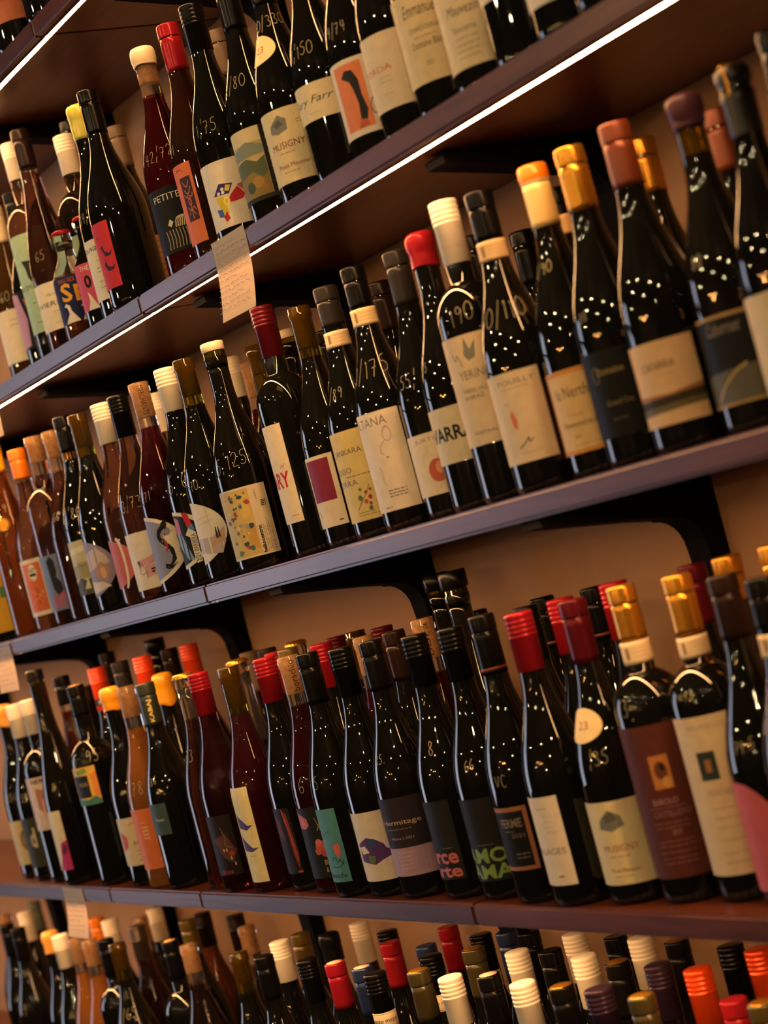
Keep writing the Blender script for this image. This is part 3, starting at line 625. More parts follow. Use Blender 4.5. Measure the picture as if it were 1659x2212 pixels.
 ('B',-2.0241,1.1704,0.3,0.0388,'burg','black',('foil','black'),(0.0279,0.1146,0.55,'#b9a878','rect',[('R','#d9cba0',-1,-0.12,0.8,1),('P','#7f8a78',[(-1,0.72),(-0.6,0.82),(-0.12,0.74),(-0.12,0.6),(-1,0.6)]),('P','#c8b27a',[(-1,0.6),(-0.12,0.62),(-0.12,0.5),(-1,0.5)]),('P','#55603c',[(-1,0.55),(-0.7,0.6),(-0.4,0.52),(-0.12,0.58),(-0.12,0.3),(-1,0.3)]),('P','#8a7430',[(-1,0.32),(-0.6,0.4),(-0.3,0.3),(-0.12,0.36),(-0.12,0.06),(-1,0.06)]),('E','#b08a3a',-0.5,0.25,0.16,0.08),('E','#3f4a30',-0.75,0.2,0.14,0.08),('E','#a86a2a',-0.3,0.16,0.1,0.05),('R','#2c2a20',-1,0.55,0,0.06),('R','#1c1a17',-0.1,0.55,0.06,1),('B','#8a8068',0,0.3,0.9,0.008),('B','#8a8068',0,0.3,0.8,0.008),('B','#8a8068',0,0.3,0.7,0.008),('B','#8a8068',0,0.3,0.6,0.008),('B','#8a8068',0,0.3,0.5,0.008),('B','#8a8068',0,0.3,0.4,0.008),('B','#8a8068',0,0.3,0.3,0.008),('B','#8a8068',0,0.3,0.2,0.008)]),[('2/80',-0.0188,0.1728,0.0188)],None,None,'dark bottle with painted landscape label edged in black'),
 ('B',-1.9454,1.1717,0.3,0.0388,'burg','black',('foil','black'),(0.0262,0.1114,0.55,'#dfcfa0','rect',[('P','#7c7c74',[(-0.78,0.8),(-0.5,0.92),(-0.28,0.84),(-0.3,0.7),(-0.6,0.66),(-0.8,0.7)]),('P','#55564f',[(-0.7,0.8),(-0.5,0.86),(-0.4,0.78),(-0.6,0.74)]),('T','#7d2a3a','MUSIGNY',-0.85,0.15,0.46,0.55),('T','#8a3030','Pinot Meunier',-0.8,0.15,0.2,0.26),('B','#a08a60',-0.7,-0.2,0.4,0.012),('B','#a08a60',-0.7,-0.2,0.14,0.012),('B','#a08a60',0,0.35,0.8,0.012),('B','#a08a60',0,0.35,0.76,0.012)]),[('20/330',-0.004,0.2169,0.0161)],None,('oval',-0.021,0.1857,0.0231,'#ead9a4','23'),'dark bottle with cream oval shoulder sticker and cream estate label on the second shelf'),
 ('B',-1.867,1.1777,0.3,0.0388,'burg','black',('foil','black'),(0.0742,0.1155,0.6,'#dfd0a8','rect',[('T','#3a3a3c','Gary Farr',-1,0.1,0.4,0.66,'s'),('B','#b0a27c',-0.7,-0.4,0.2,0.012)]),[('1/150',-0.0206,0.1551,0.0178)],None,None,'dark bottle with short cream band label high above its base'),
 ('B',-1.7884,1.1812,0.3,0.0388,'burg','black',('foil','black'),(0.0304,0.1147,0.5,'#e2d6c0','rect',[('R','#e0804e',-0.9,-0.12,0.08,0.94),('P','#25262a',[(-0.75,0.78),(-0.62,0.86),(-0.42,0.84),(-0.3,0.7),(-0.3,0.5),(-0.22,0.3),(-0.3,0.18),(-0.48,0.2),(-0.44,0.4),(-0.5,0.6),(-0.56,0.7)]),('P','#c05a3a',[(-0.48,0.2),(-0.3,0.18),(-0.26,0.1),(-0.6,0.08)]),('S','#3a3430',[(-0.05,0.42),(-0.15,0.3),(-0.05,0.2),(0.1,0.26),(0.08,0.4),(-0.05,0.42)],0.001),('S','#3a3430',[(0.1,0.3),(0.25,0.34),(0.2,0.27)],0.001)]),[('4/74',-0.0217,0.1511,0.0152)],None,None,'dark bottle with orange picture of a black spiny arm on its label'),
 ('B',-1.7099,1.1756,0.3,0.0388,'burg','black',('foil','black'),(0.035,0.1149,0.62,'#dccbac','rect',[('T','#c0563e','CORDA',-1,-0.3,0.5,0.58),('B','#b8a688',-0.7,-0.4,0.42,0.012),('B','#b8a688',-0.7,-0.4,0.36,0.012),('B','#b8a688',-0.7,-0.4,0.2,0.012)]),[],None,None,'dark bottle with plain cream label and one faint red word'),
 ('B',-1.6313,1.1721,0.3,0.0388,'burg','black',('foil','black'),(0.0358,0.128,0.62,'#d9c496','rect',[('T','#3f3a34','Emmanuel',-0.75,0.2,0.74,0.88,'s'),('T','#7a6a4c','CHARDONNAY',-0.7,0.2,0.56,0.62),('T','#5a5040','Domaine Blanc',-0.7,0.2,0.38,0.46),('T','#5a5040','2021',-0.45,-0.25,0.18,0.23),('B','#a08f68',-0.6,0,0.5,0.012)]),[],None,None,'dark bottle with cream label headed by a dark handwritten name'),
 ('B',-1.5527,1.1689,0.3,0.0388,'burg','black',('foil','black'),(0.0242,0.1278,0.62,'#dcc9a0','rect',[('T','#4a443c','Mauvezin',-0.75,0.1,0.5,0.6,'s'),('T','#7a6c50','Sancerre',-0.7,-0.1,0.34,0.4),('B','#a8966c',-0.7,-0.1,0.28,0.012),('B','#a8966c',-0.7,-0.1,0.22,0.012),('B','#a8966c',-0.7,-0.1,0.16,0.012),('B','#a8966c',-0.7,-0.1,0.1,0.012)]),[],None,None,'dark bottle with cream script label just below the black handwritten one'),
 ('B',-1.4742,1.1641,0.3,0.0388,'burg','black',('foil','black'),(0.0654,0.1617,0.62,'#ded2bc','rect',[('B','#a8966c',-0.7,-0.1,0.28,0.012),('B','#a8966c',-0.7,-0.1,0.22,0.012)]),[],None,None,'dark bottle whose pale label meets the upper picture edge'),
 ('B',-1.3958,1.1576,0.3,0.0388,'burg','black',('foil','black'),(0.0308,0.1239,0.62,'#ded2bc','rect',[('B','#a8966c',-0.7,-0.1,0.28,0.012),('B','#a8966c',-0.7,-0.1,0.22,0.012)]),[],None,None,'dark bottle nearest the end of the second shelf with only a pale label edge showing'),
 ('B',-1.3178,1.1468,0.3,0.0388,'burg','black',('foil','black'),None,[],None,None,'dark bottle base standing beyond the last pale label on the second shelf'),
 ('B',-2.6636,1.2064,0.3114,0.0372,'bord','rose',('screw','white'),(0.0249,0.1557,0.5,'#a9c8a6','rect',[]),[],None,None,'second white-capped rose bottle behind the lime wax top'),
 ('B',-2.7274,1.2497,0.3506,0.0388,'burg','black',('foil','black'),None,[],None,None,'black-capped bottle standing behind the lime wax top'),
 ('B',-2.5696,1.247,0.2895,0.0388,'burg','black',('foil','beige'),(0.029,0.1158,0.9,'#c49a6c','rect',[('B','#6a5036',0,0.7,0.9,0.012),('B','#6a5036',0,0.7,0.8,0.012),('B','#6a5036',0,0.7,0.7,0.012),('B','#6a5036',0,0.7,0.6,0.012),('B','#6a5036',0,0.7,0.5,0.012),('B','#6a5036',0,0.7,0.4,0.012),('B','#6a5036',0,0.7,0.3,0.012),('B','#6a5036',0,0.7,0.2,0.012)]),[],None,None,'shaded bottle with beige capsule and tan back label behind the crimson label'),
 ('B',-2.2087,1.2475,0.3,0.0388,'burg','black',('foil','beige'),None,[],None,None,'shaded bottle with tall beige capsule behind the black screw cap'),
 ('C',-3.2441,1.152,0.3243,0.0388,'burg','black',('foil','yellow'),(0.0162,0.1427,0.95,'#e0a818','rect',[('R','#4f8a52',-0.3,0.1,0.45,0.6),('R','#b88410',0.2,0.5,0.1,0.16)]),[],None,None,'dark bottle with bright yellow label at the far end of the third shelf'),
 ('C',-3.1377,1.152,0.3374,0.0388,'burg','amberwine',('foil','yellow'),None,[('9',-0.0042,0.2158,0.017)],None,('medal',-0.0127,0.1884,0.0186,'#c98a1c',''),'amber bottle with yellow capsule and gold medal sticker'),
 ('C',-3.0486,1.1577,0.2985,0.0388,'burg','rose',('foil','orange',0.05),(0.0248,0.1176,-0.12,'#e9dfc6','rect',[('R','#e06a3a',-0.94,-0.22,0.07,0.93),('STAR','#efe6cf',-0.6,0.76,0.24,0.15),('T','#14120f','GUILTY',-0.74,-0.44,0.77,0.84,'b'),('B','#14120f',-0.72,-0.46,0.72,0.05),('S','#8a3a20',[(-0.6,0.5),(-0.55,0.4),(-0.62,0.3),(-0.55,0.2)],0.001),('S','#f0a060',[(-0.9,0.5),(-0.5,0.35),(-0.25,0.3)],0.0012),('S','#f0a060',[(-0.9,0.2),(-0.6,0.3),(-0.25,0.45)],0.0012),('E','#f0c8a0',-0.35,0.4,0.03,0.02)]),[],None,None,'rose bottle with orange capsule and orange comic-burst label'),
 ('C',-2.9715,1.1612,0.3053,0.0372,'bord','rosebrown',('cork','cork',0.042),(0.0238,0.1131,-0.18,'#6d7ea0','rect',[('P','#23232c',[(-0.75,0.9),(-0.6,0.98),(-0.45,0.9),(-0.42,0.7),(-0.5,0.6),(-0.35,0.5),(-0.3,0.35),(-0.55,0.25),(-0.7,0.4),(-0.72,0.6)]),('T','#e0304a','UNIT',-0.86,-0.22,0.04,0.3)]),[],None,None,'brown rose bottle with bare cork and slate blue label with red capitals'),
 ('C',-2.8943,1.1616,0.2998,0.0388,'burg','rosebrown',('cork','cork',0.042),None,[('66',-0.023,0.1667,0.016)],None,None,'unlabelled-looking brown rose bottle with pale printed cork, price 66'),
 ('C',-2.8158,1.1544,0.3091,0.0388,'burg','black',('foilgold','black',0.055),(0.0347,0.1175,-0.4,'#c9c098','rect',[('R','#a39a6c',-1,-0.4,0.3,0.55),('P','#4c4a34',[(-1,0.2),(-0.8,0.32),(-0.6,0.25),(-0.4,0.3),(-0.4,0),(-1,0)]),('P','#e0d8b8',[(-1,0.75),(-0.4,0.8),(-0.4,0.9),(-1,0.85)]),('T','#4a4636','WINDEN',-0.85,-0.44,0.53,0.6),('P','#d8cfa0',[(-0.75,0.1),(-0.55,0.3),(-0.5,0.1)])]),[('/80',-0.0179,0.1602,0.0213)],None,None,'dark bottle with gold-striped black capsule and misty landscape label'),
 ('C',-2.7374,1.1468,0.2988,0.0388,'burg','green',('cork','darkcork',0.05),(0.0242,0.1105,0.02,'#8f86a0','half',[('P','#c8b8b4',[(-1,0.75),(-0.6,0.85),(-0.3,0.7),(-0.15,0.55),(-1,0.45)]),('P','#b08a78',[(-0.8,0.5),(-0.5,0.6),(-0.2,0.45),(-0.4,0.25),(-0.75,0.3)]),('E','#d8a888',-0.5,0.4,0.1,0.1),('P','#d8ccc8',[(-1,0.3),(-0.6,0.25),(-0.3,0.15),(-1,0.05)])]),[('60',-0.0347,0.1221,0.0138)],None,None,'green-necked bottle with round photo label of lilac faces'),
 ('C',-2.6589,1.1541,0.298,0.0388,'burg','rose',('screw','white'),(0.027,0.0995,-0.1,'#c4605a','half',[('ARC','#e8dccf',-0.72,0.5,0.2,0.5,0.004)]),[('1',-0.0313,0.1469,0.0203)],None,None,'rose bottle with white screw cap and coral disc label'),
 ('C',-2.5803,1.148,0.295,0.0388,'burg','rose',('screw','black'),(0.0158,0.0975,0.4,'#e6d8c4','rect',[('P','#d89aa0',[(-0.75,0.5),(-0.3,0.55),(0.1,0.62),(0.1,0.52),(-0.4,0.42),(-0.7,0.4)]),('P','#d8a0a4',[(-0.55,0.38),(-0.2,0.42),(-0.2,0.22),(-0.55,0.2)]),('P','#2c2a50',[(-0.1,0.6),(0.2,0.64),(0.1,0.5)]),('P','#3a4a80',[(-0.8,0.5),(-0.7,0.52),(-0.72,0.36)]),('P','#b03a48',[(-0.05,0.3),(0.2,0.42),(0.25,0.3),(0,0.22)]),('B','#14120f',-0.35,-0.2,0.33,0.03),('B','#14120f',-0.35,-0.2,0.28,0.03),('S','#5a3c40',[(-0.75,0.5),(-0.55,0.38),(-0.55,0.18)],0.0006),('S','#5a3c40',[(-0.55,0.38),(0.05,0.5)],0.0006),('S','#5a3c40',[(-0.75,0.4),(-0.75,0.25),(-0.5,0.3)],0.0006)]),[('3/73',-0.0191,0.1398,0.0198)],None,None,'rose bottle with black screw cap and pink box drawing on cream label'),
 ('C',-2.5015,1.1485,0.2974,0.0388,'burg','red',('cork','corkprint',0.05),(0.017,0.1126,0.25,'#e2d6bd','half',[('HALF','#8486a6',0.9),('S','#14120f',[(-0.42,0.8),(-0.62,0.74),(-0.66,0.64),(-0.45,0.54),(-0.28,0.44),(-0.26,0.3),(-0.45,0.2),(-0.65,0.24)],0.0066),('P','#14120f',[(-0.5,0.84),(-0.32,0.9),(-0.26,0.82),(-0.36,0.74)]),('P','#e9dcc0',[(-0.5,0.68),(-0.3,0.66),(-0.05,0.72),(0,0.5),(-0.05,0.3),(-0.4,0.22),(-0.2,0.3),(-0.22,0.46),(-0.4,0.56)]),('P','#b8303a',[(-0.5,0.6),(-0.42,0.58),(-0.4,0.44),(-0.48,0.42)]),('E','#b8303a',-0.42,0.68,0.03,0.025),('E','#e9dcc0',-0.5,0.5,0.012,0.01),('E','#e9dcc0',-0.4,0.45,0.012,0.01),('E','#e9dcc0',-0.35,0.36,0.012,0.01)]),[('71',-0.0263,0.1392,0.0167)],None,None,'red wine bottle with printed cork and round blue label of a curling S creature'),
 ('C',-2.4231,1.1559,0.2997,0.0388,'burg','black',('screw','white'),(0.0264,0.1067,0.2,'#ddd3bd','half',[('HALF','#17161a',0.88),('P','#7fa0b8',[(-0.98,0.7),(-0.85,0.6),(-0.6,0.12),(-0.8,0.14),(-0.98,0.4)]),('P','#c46a7c',[(-0.98,0.9),(-0.85,0.85),(-0.85,0.6),(-0.98,0.6)]),('P','#c8283a',[(-0.7,0.94),(-0.5,0.92),(-0.42,0.72),(-0.6,0.68)]),('P','#3a86b0',[(-0.6,0.68),(-0.42,0.72),(-0.36,0.62),(-0.52,0.6)]),('P','#ddd3bd',[(-0.72,0.56),(-0.58,0.66),(-0.36,0.58),(-0.36,0.08),(-0.55,0.06),(-0.55,0.5)]),('P','#ddd3bd',[(-0.05,0.48),(0.18,0.6),(0.2,0.5),(0,0.4)]),('TV','#1a1816','2021 BARBERA',-0.47,0.09,0.56,0.15)]),[('6/6',-0.0213,0.1453,0.029)],None,None,'dark bottle with white screw cap and round black Barbera label'),
 ('C',-2.3447,1.1481,0.2967,0.0388,'burg','green',('cork','darkcork',0.05),(0.0243,0.1088,0.02,'#e0d6c6','half',[('P','#b8a8a4',[(-1,0.42),(-0.5,0.4),(-0.05,0.52),(-0.1,0.3),(-0.3,0.12),(-1,0.2)]),('P','#c49a7c',[(-0.5,0.38),(-0.1,0.48),(-0.15,0.3),(-0.6,0.25)]),('P','#3a2a2c',[(-0.4,0.36),(-0.39,0.46),(-0.37,0.54),(-0.345,0.54),(-0.33,0.46),(-0.32,0.36)]),('P','#3a2a2c',[(-0.31,0.37),(-0.3,0.46),(-0.285,0.53),(-0.265,0.53),(-0.25,0.46),(-0.24,0.37)]),('S','#9a9086',[(-0.55,0.9),(-0.5,0.55)],0.0004),('S','#9a9086',[(-0.9,0.7),(-0.4,0.74)],0.0004),('S','#9a9086',[(-0.9,0.62),(-0.4,0.66)],0.0004)]),[('70',-0.0268,0.1303,0.0159)],None,None,'green-necked bottle with half-moon cream label of two small dark figures'),
 ('C',-2.2585,1.1517,0.2992,0.0388,'burg','green2',('disc','cream',0.012),(0.0171,0.1073,0.5,'#d6c8a8','rect',[('R','#c9b06a',-0.97,-0.08,0.03,0.97),('P','#d6b860',[(-0.6,0.95),(-0.2,0.9),(-0.15,0.6),(-0.4,0.55)]),('P','#c09a4a',[(-0.5,0.5),(-0.12,0.45),(-0.12,0.1),(-0.4,0.15)]),('BLOBS','#3a5560',-0.9,-0.2,0.06,0.94,46,['#3a5560','#4a5a3a','#2c4a5a','#cdb878','#3a6a6a','#8a9aa0','#5a7a4a','#a04a3a','#d8c890','#6a7a6a']),('TV','#17140f','heliocentric',0.02,0.03,0.42,0.1,'b'),('TV','#3a3226','Azienda Agricola Salina',0.14,0.03,0.42,0.035),('TV','#3a3226','Imbottigliato all origine',0.2,0.03,0.4,0.03),('TV','#3a3226','vino rosso',0.26,0.03,0.5,0.03),('TV','#3a3226','product of Italy',0.32,0.03,0.46,0.03),('TV','#3a3226','750 ml',0.38,0.03,0.3,0.03),('TV','#3a3226','2021',0.12,0.78,0.92,0.04),('B','#3a3226',0.24,0.4,0.76,0.012),('B','#3a3226',0.24,0.4,0.735,0.012),('B','#3a3226',0.24,0.4,0.71,0.012),('B','#3a3226',0.24,0.4,0.685,0.012)]),[('5/125',-0.0155,0.1432,0.0226)],None,None,'dark bottle with cream disc cap and label with a bold sideways title'),
 ('C',-2.1573,1.1802,0.3179,0.0372,'bord','black',('screw','burgundy',0.066),(0.0443,0.1687,-0.38,'#e6d6b4','rect',[('T','#c0283c','MARY',-1,-0.5,0.36,0.52,'bw'),('S','#b05a8a',[(-0.72,0.55),(-0.66,0.6),(-0.64,0.55),(-0.58,0.6)],0.0009),('B','#c06a58',-0.75,-0.5,0.07,0.008)]),[],None,None,'square-shouldered bottle with maroon screw cap and cream label with red letters'),
 ('C',-2.0805,1.1878,0.2972,0.0388,'burg','green2',('cork','darkcork',0.052),(0.0263,0.1139,-0.14,'#e2d4b6','rect',[('R','#8a2a44',-0.97,-0.3,0.36,0.95),('B','#4a4034',-0.4,-0.22,0.07,0.02),('S','#4a4034',[(-0.93,0.24),(-0.92,0.14)],0.0012)]),[],None,None,'bottle with a solid burgundy rectangle on its cream label'),
 ('C',-2.0018,1.1846,0.3028,0.0388,'burg','black',('foil','darkgrey',0.048),(0.0219,0.1297,0.45,'#d9c47c','rect',[('T','#5a4a44','JANKARA',-0.95,-0.15,0.72,0.8),('T','#6a5a50','ROSSO',-1,-0.6,0.54,0.6),('B','#7a6a58',-0.8,0,0.5,0.01),('T','#7a6680','TERRA',-1,-0.5,0.4,0.46),('B','#8a7a5a',-0.7,0.1,0.06,0.008),('B','#8a7a5a',-0.7,-0.2,0.09,0.008),('E','#b03040',-0.35,0.3,0.04,0.02),('E','#b03040',-0.25,0.24,0.05,0.025),('E','#c04a50',-0.4,0.2,0.05,0.025),('E','#b03040',-0.28,0.17,0.04,0.02),('E','#a02838',-0.2,0.32,0.03,0.015),('E','#5a7040',-0.55,0.25,0.06,0.03),('E','#5a7040',-0.3,0.12,0.05,0.025),('E','#6a8050',-0.5,0.34,0.04,0.02),('S','#6a7050',[(-0.7,0.12),(-0.5,0.22),(-0.3,0.3),(-0.2,0.38)],0.0006)]),[('/89',-0.0189,0.1747,0.0164)],(0.055,0.074,'#d9c39c'),None,'bottle with grey capsule, paper neck seal and yellow label with red flowers'),
 ('C',-1.9232,1.1802,0.3071,0.0388,'burg','black',('foil','black',0.048),(0.0232,0.1373,0.25,'#e4d6c0','rect',[('T','#8a7868','ALTANA',-1,-0.15,0.86,0.95),('S','#9a8a98',[(-0.35,0.82),(-0.2,0.84),(-0.1,0.76),(-0.2,0.68),(-0.35,0.7),(-0.4,0.78),(-0.2,0.84)],0.0008),('S','#9a8a98',[(-0.35,0.7),(-0.5,0.66),(-0.55,0.58),(-0.45,0.56)],0.0008),('S','#b09ab0',[(-0.7,0.45),(-0.62,0.38),(-0.68,0.3),(-0.6,0.26)],0.0008),('B','#8a7868',-0.42,-0.3,0.53,0.012),('B','#6a5c50',-0.6,-0.05,0.2,0.009),('B','#6a5c50',-0.6,-0.05,0.17,0.009),('B','#6a5c50',-0.6,-0.05,0.14,0.009),('B','#8a7868',-0.8,-0.6,0.04,0.01)]),[('1/175',-0.009,0.1871,0.0245)],(0.05,0.07,'#d8c090'),None,'bottle with black capsule, cream seal and tall white sketch label'),
 ('C',-1.8452,1.1911,0.3031,0.0388,'burg','black',('foil','darkgrey',0.062),(0.0267,0.0957,0.3,'#dfd0b0','rect',[('T','#8a6a58','JURTSCH',-0.8,0.2,0.84,0.92),('E','#c2583c',-0.35,0.38,0.24,0.19),('E','#d8907c',-0.28,0.42,0.1,0.1),('E','#e0a898',-0.22,0.46,0.04,0.05),('P','#d8c8ac',[(-0.7,0.62),(-0.5,0.8),(-0.4,0.6)]),('S','#d8b8a0',[(-0.3,0.58),(-0.1,0.6)],0.002)]),[('55/',-0.0213,0.1575,0.0186)],None,None,'bottle with grey capsule and red fruit painted on cream label'),
 ('C',-1.7678,1.1771,0.3049,0.0388,'burg','black',('wax','red',0.04),(0.053,0.1132,0.45,'#d6c8a4','rect',[('T','#1a1a1e','NAVARRA',-1.02,0.16,0.4,0.66,'b')]),[('75',-0.0301,0.1595,0.012)],None,None,'bottle with glossy red wax top and label with bold black capitals'),
 ('C',-1.6917,1.1657,0.3194,0.0372,'bord','black',('screw','whiteprint',0.068),(0.0609,0.1757,0.4,'#ddc6a0','rect',[('P','#7f7f70',[(-0.5,0.82),(-0.4,0.98),(-0.3,0.86),(-0.1,0.94),(-0.2,0.78),(-0.4,0.76)]),('S','#7a7466',[(-0.8,0.86),(-0.75,0.76),(-0.68,0.86),(-0.6,0.72)],0.0012),('T','#7a7264','YERING',-0.75,0.15,0.6,0.68),('T','#6a6456','YARRA VALLEY',-0.75,0.1,0.48,0.52),('T','#6a6456','SHIRAZ',-0.75,-0.2,0.42,0.455),('T','#6a6456','AUSTRALIA',-0.75,0.1,0.1,0.125)]),[('1/190',-0.017,0.1966,0.0222)],None,None,'square-shouldered bottle with white printed screw cap and cream leaf label'),
 ('C',-1.6151,1.158,0.3076,0.0388,'burg','black',('foil','black',0.05),(0.0301,0.1214,0.33,'#e2cba8','rect',[('T','#7a6c5c','POUILLY',-0.75,0.2,0.86,0.92),('B','#a08c70',-0.7,0,0.82,0.008),('P','#d8765a',[(-0.65,0.52),(-0.58,0.6),(-0.5,0.46),(-0.54,0.36),(-0.62,0.4)]),('S','#4a443c',[(-0.6,0.16),(-0.45,0.2),(-0.3,0.28),(-0.35,0.2),(-0.2,0.24)],0.0012),('B','#b09c80',-0.6,-0.1,0.1,0.008),('B','#a08c70',-0.7,-0.62,0.66,0.012)]),[('80/110',-0.0095,0.1822,0.0233)],(0.052,0.072,'#cdb083'),None,'bottle with black capsule, cream seal and white label with a small red flame'),
 ('C',-1.5379,1.173,0.3089,0.0388,'burg','black',('foil','yellowcream',0.062),(0.0237,0.1058,0.45,'#d9903c','rect',[('R','#e2bc7e',-0.97,0.4,0.05,0.94),('T','#5c4a3c','la Nerthe',-0.85,0.1,0.66,0.8),('T','#b8623a','Clos',-0.7,-0.3,0.44,0.48),('T','#4c3c30','Chateauneuf-du-Pape',-0.85,0.2,0.3,0.38),('T','#5c4a3c','2016',-0.65,-0.5,0.18,0.22),('B','#a8844c',-0.7,0,0.1,0.008)]),[('3/90',-0.0152,0.2073,0.0136)],None,None,'bottle with orange-topped cream capsule and golden Chateauneuf label'),
 ('C',-1.4602,1.1609,0.3044,0.0388,'burg','black',('foil','gold',0.062),(0.0278,0.1093,0.5,'#0c0b0a','rect',[('S','#7a6a30',[(-0.8,0.8),(-0.7,0.84),(-0.66,0.72),(-0.74,0.62),(-0.82,0.7),(-0.8,0.8)],0.001),('T','#a08a4a','Domaine',-0.7,-0.05,0.72,0.8),('T','#8a7840','Grand Cru',-0.65,0,0.36,0.42),('B','#6a5c34',-0.6,-0.2,0.2,0.008)]),[('88',-0.0262,0.1443,0.0113)],None,None,'bottle with gold foil capsule and black label lettered in gold'),
 ('C',-1.3817,1.156,0.3026,0.0388,'burg','black',('foil','copper',0.06),(0.0242,0.0999,0.47,'#e0b887','rect',[('T','#4a4038','CAFARRA',-0.8,-0.05,0.66,0.76),('B','#b08c60',-0.5,-0.1,0.6,0.01),('P','#a86a40',[(-1,0.4),(-0.3,0.36),(0.47,0.42),(0.47,0.3),(-1,0.3)]),('P','#3c3420',[(-1,0.32),(-0.2,0.34),(0.47,0.36),(0.47,0.2),(-1,0.16)]),('P','#6a5a34',[(-1,0.22),(0.47,0.26),(0.47,0.18),(-1,0.14)])]),[],None,None,'bottle with copper capsule and cream label with a dark vineyard strip'),
 ('C',-1.3053,1.1746,0.3011,0.0388,'burg','olive',('wax','plum',0.03),(0.0249,0.1044,0.55,'#141618','rect',[('R','#b08c50',-1,0.55,0.96,1),('R','#b08c50',-1,0.55,0,0.03),('P','#5a5648',[(-1,0.36),(0.55,0.42),(0.55,0.03),(-1,0.03)]),('S','#b89a60',[(-0.9,0.06),(-0.75,0.2),(-0.4,0.36),(-0.1,0.42)],0.002),('T','#8a7a68','Cabernet',-0.8,-0.05,0.78,0.92,'s')]),[('88',-0.0233,0.1547,0.0138)],None,None,'olive bottle with plum wax top and slate label with gold curved line'),
 ('C',-1.2272,1.1649,0.3009,0.0388,'burg','black',('wire','gold',0.06),(0.0233,0.1071,0.6,'#dcc6a0','rect',[('P','#d0a040',[(-0.5,0.8),(0,0.85),(0.1,0.3),(-0.3,0.3)])]),[],None,None,'wire-hooded bottle with cream label close to the end of the third shelf'),
 ('C',-1.1507,1.1468,0.3055,0.0388,'burg','black',('foil','black',0.06),None,[],(0.05,0.08,'#c9a878'),None,'bottle with pale neck band cut by the picture edge on the third shelf'),
 ('C',-2.6799,1.2548,0.3,0.0388,'burg','rose',('screw','white'),None,[],None,None,'white screw cap showing between printed cork and white cap of the Barbera bottle'),
 ('C',-2.5112,1.3027,0.3094,0.0388,'burg','black',('screw','white'),None,[],None,None,'white screw cap in shade behind the cream disc cap'),
 ('C',-2.4333,1.2908,0.2874,0.0388,'burg','red',('cork','cork',0.05),None,[],None,None,'red wine bottle with orange cork behind the maroon screw cap'),
 ('C',-2.3252,1.2482,0.2948,0.0388,'burg','green',('cork','darkcork',0.04),None,[],None,None,'bare dark glass lip rising behind the maroon screw cap'),
 ('C',-2.3592,1.3193,0.3122,0.0388,'burg','green2',('disc','cream',0.012),None,[],None,None,'second cream disc cap bottle behind the maroon screw cap'),
 ('C',-2.2083,1.2878,0.28,0.0388,'burg','black',('foil','black'),None,[],None,None,'black capped bottle low behind the grey capsule'),
 ('C',-2.0174,1.269,0.3,0.0388,'burg','black',('foil','darkbrown'),None,[],None,None,'dark brown capsule behind the cream-sealed bottle'),
 ('C',-1.7955,1.3319,0.293,0.0388,'burg','black',('foil','black'),None,[],None,None,'black capsule in shade behind the golden Chateauneuf bottle'),
 ('C',-1.621,1.256,0.3,0.0388,'burg','black',('foil','black',0.03),None,[],(0.03,0.05,'#d8b080'),None,'black capsule with pale band between the cream and gold capsules'),
 ('C',-1.4942,1.2774,0.31,0.0388,'burg','black',('foil','gold',0.055),None,[],None,None,'gold capsule half hidden behind the copper capsule'),
 ('C',-1.39,1.2888,0.305,0.0388,'burg','black',('foil','copper',0.06),None,[],None,None,'copper capsule in shade beside the plum wax top'),
 ('C',-1.7863,1.2537,0.295,0.0388,'burg','black',('foil','black'),None,[],None,None,'black capsule behind the white printed screw cap'),
 ('D',-3.4881,1.175,0.3146,0.0388,'burg','black',('wax','ochre',0.04),(0.0253,0.1057,0.5,'#d6bd88','rect',[('E','#8a6a4c',-0.45,0.55,0.22,0.24),('E','#a08060',-0.45,0.55,0.12,0.13)]),[('85',-0.0273,0.1495,0.0169)],None,None,'bottle with ochre wax top and cream label bearing a brown oval'),
 ('D',-3.3934,1.165,0.3127,0.0388,'burg','black',('screw','white'),(0.024,0.1124,0.5,'#3c3e2e','rect',[('T','#cfc09a','d',-0.75,-0.5,0.4,0.8,'b')]),[('55',-0.0225,0.1488,0.0165)],None,None,'white screw cap bottle with dark olive label'),
 ('D',-3.2968,1.1581,0.3165,0.0372,'bord','black',('screw','white'),(0.0922,0.1839,0.4,'#dcc4b4','rect',[('T','#3a3230','NERO',-0.8,0.1,0.88,0.97,'b'),('P','#b07868',[(-0.7,0.8),(-0.3,0.75),(-0.1,0.5),(-0.4,0.3),(-0.7,0.4)]),('P','#d8a498',[(-0.5,0.6),(-0.2,0.5),(-0.3,0.2),(-0.55,0.25)])]),[],None,None,'square-shouldered white screw cap bottle with pink figure label'),
 ('D',-3.193,1.145,0.3647,0.037,'flute','green2',('foil','black',0.02),(0.0269,0.1273,-0.46,'#e0d3b0','rect',[('P','#c23a78',[(-0.97,0),(-0.46,0),(-0.46,0.5),(-0.75,0.46),(-0.85,0.2)]),('P','#6a2a50',[(-0.8,0.3),(-0.6,0.46),(-0.5,0.36),(-0.65,0.25)])]),[],None,None,'tall slim dark bottle with cream and magenta flower label'),
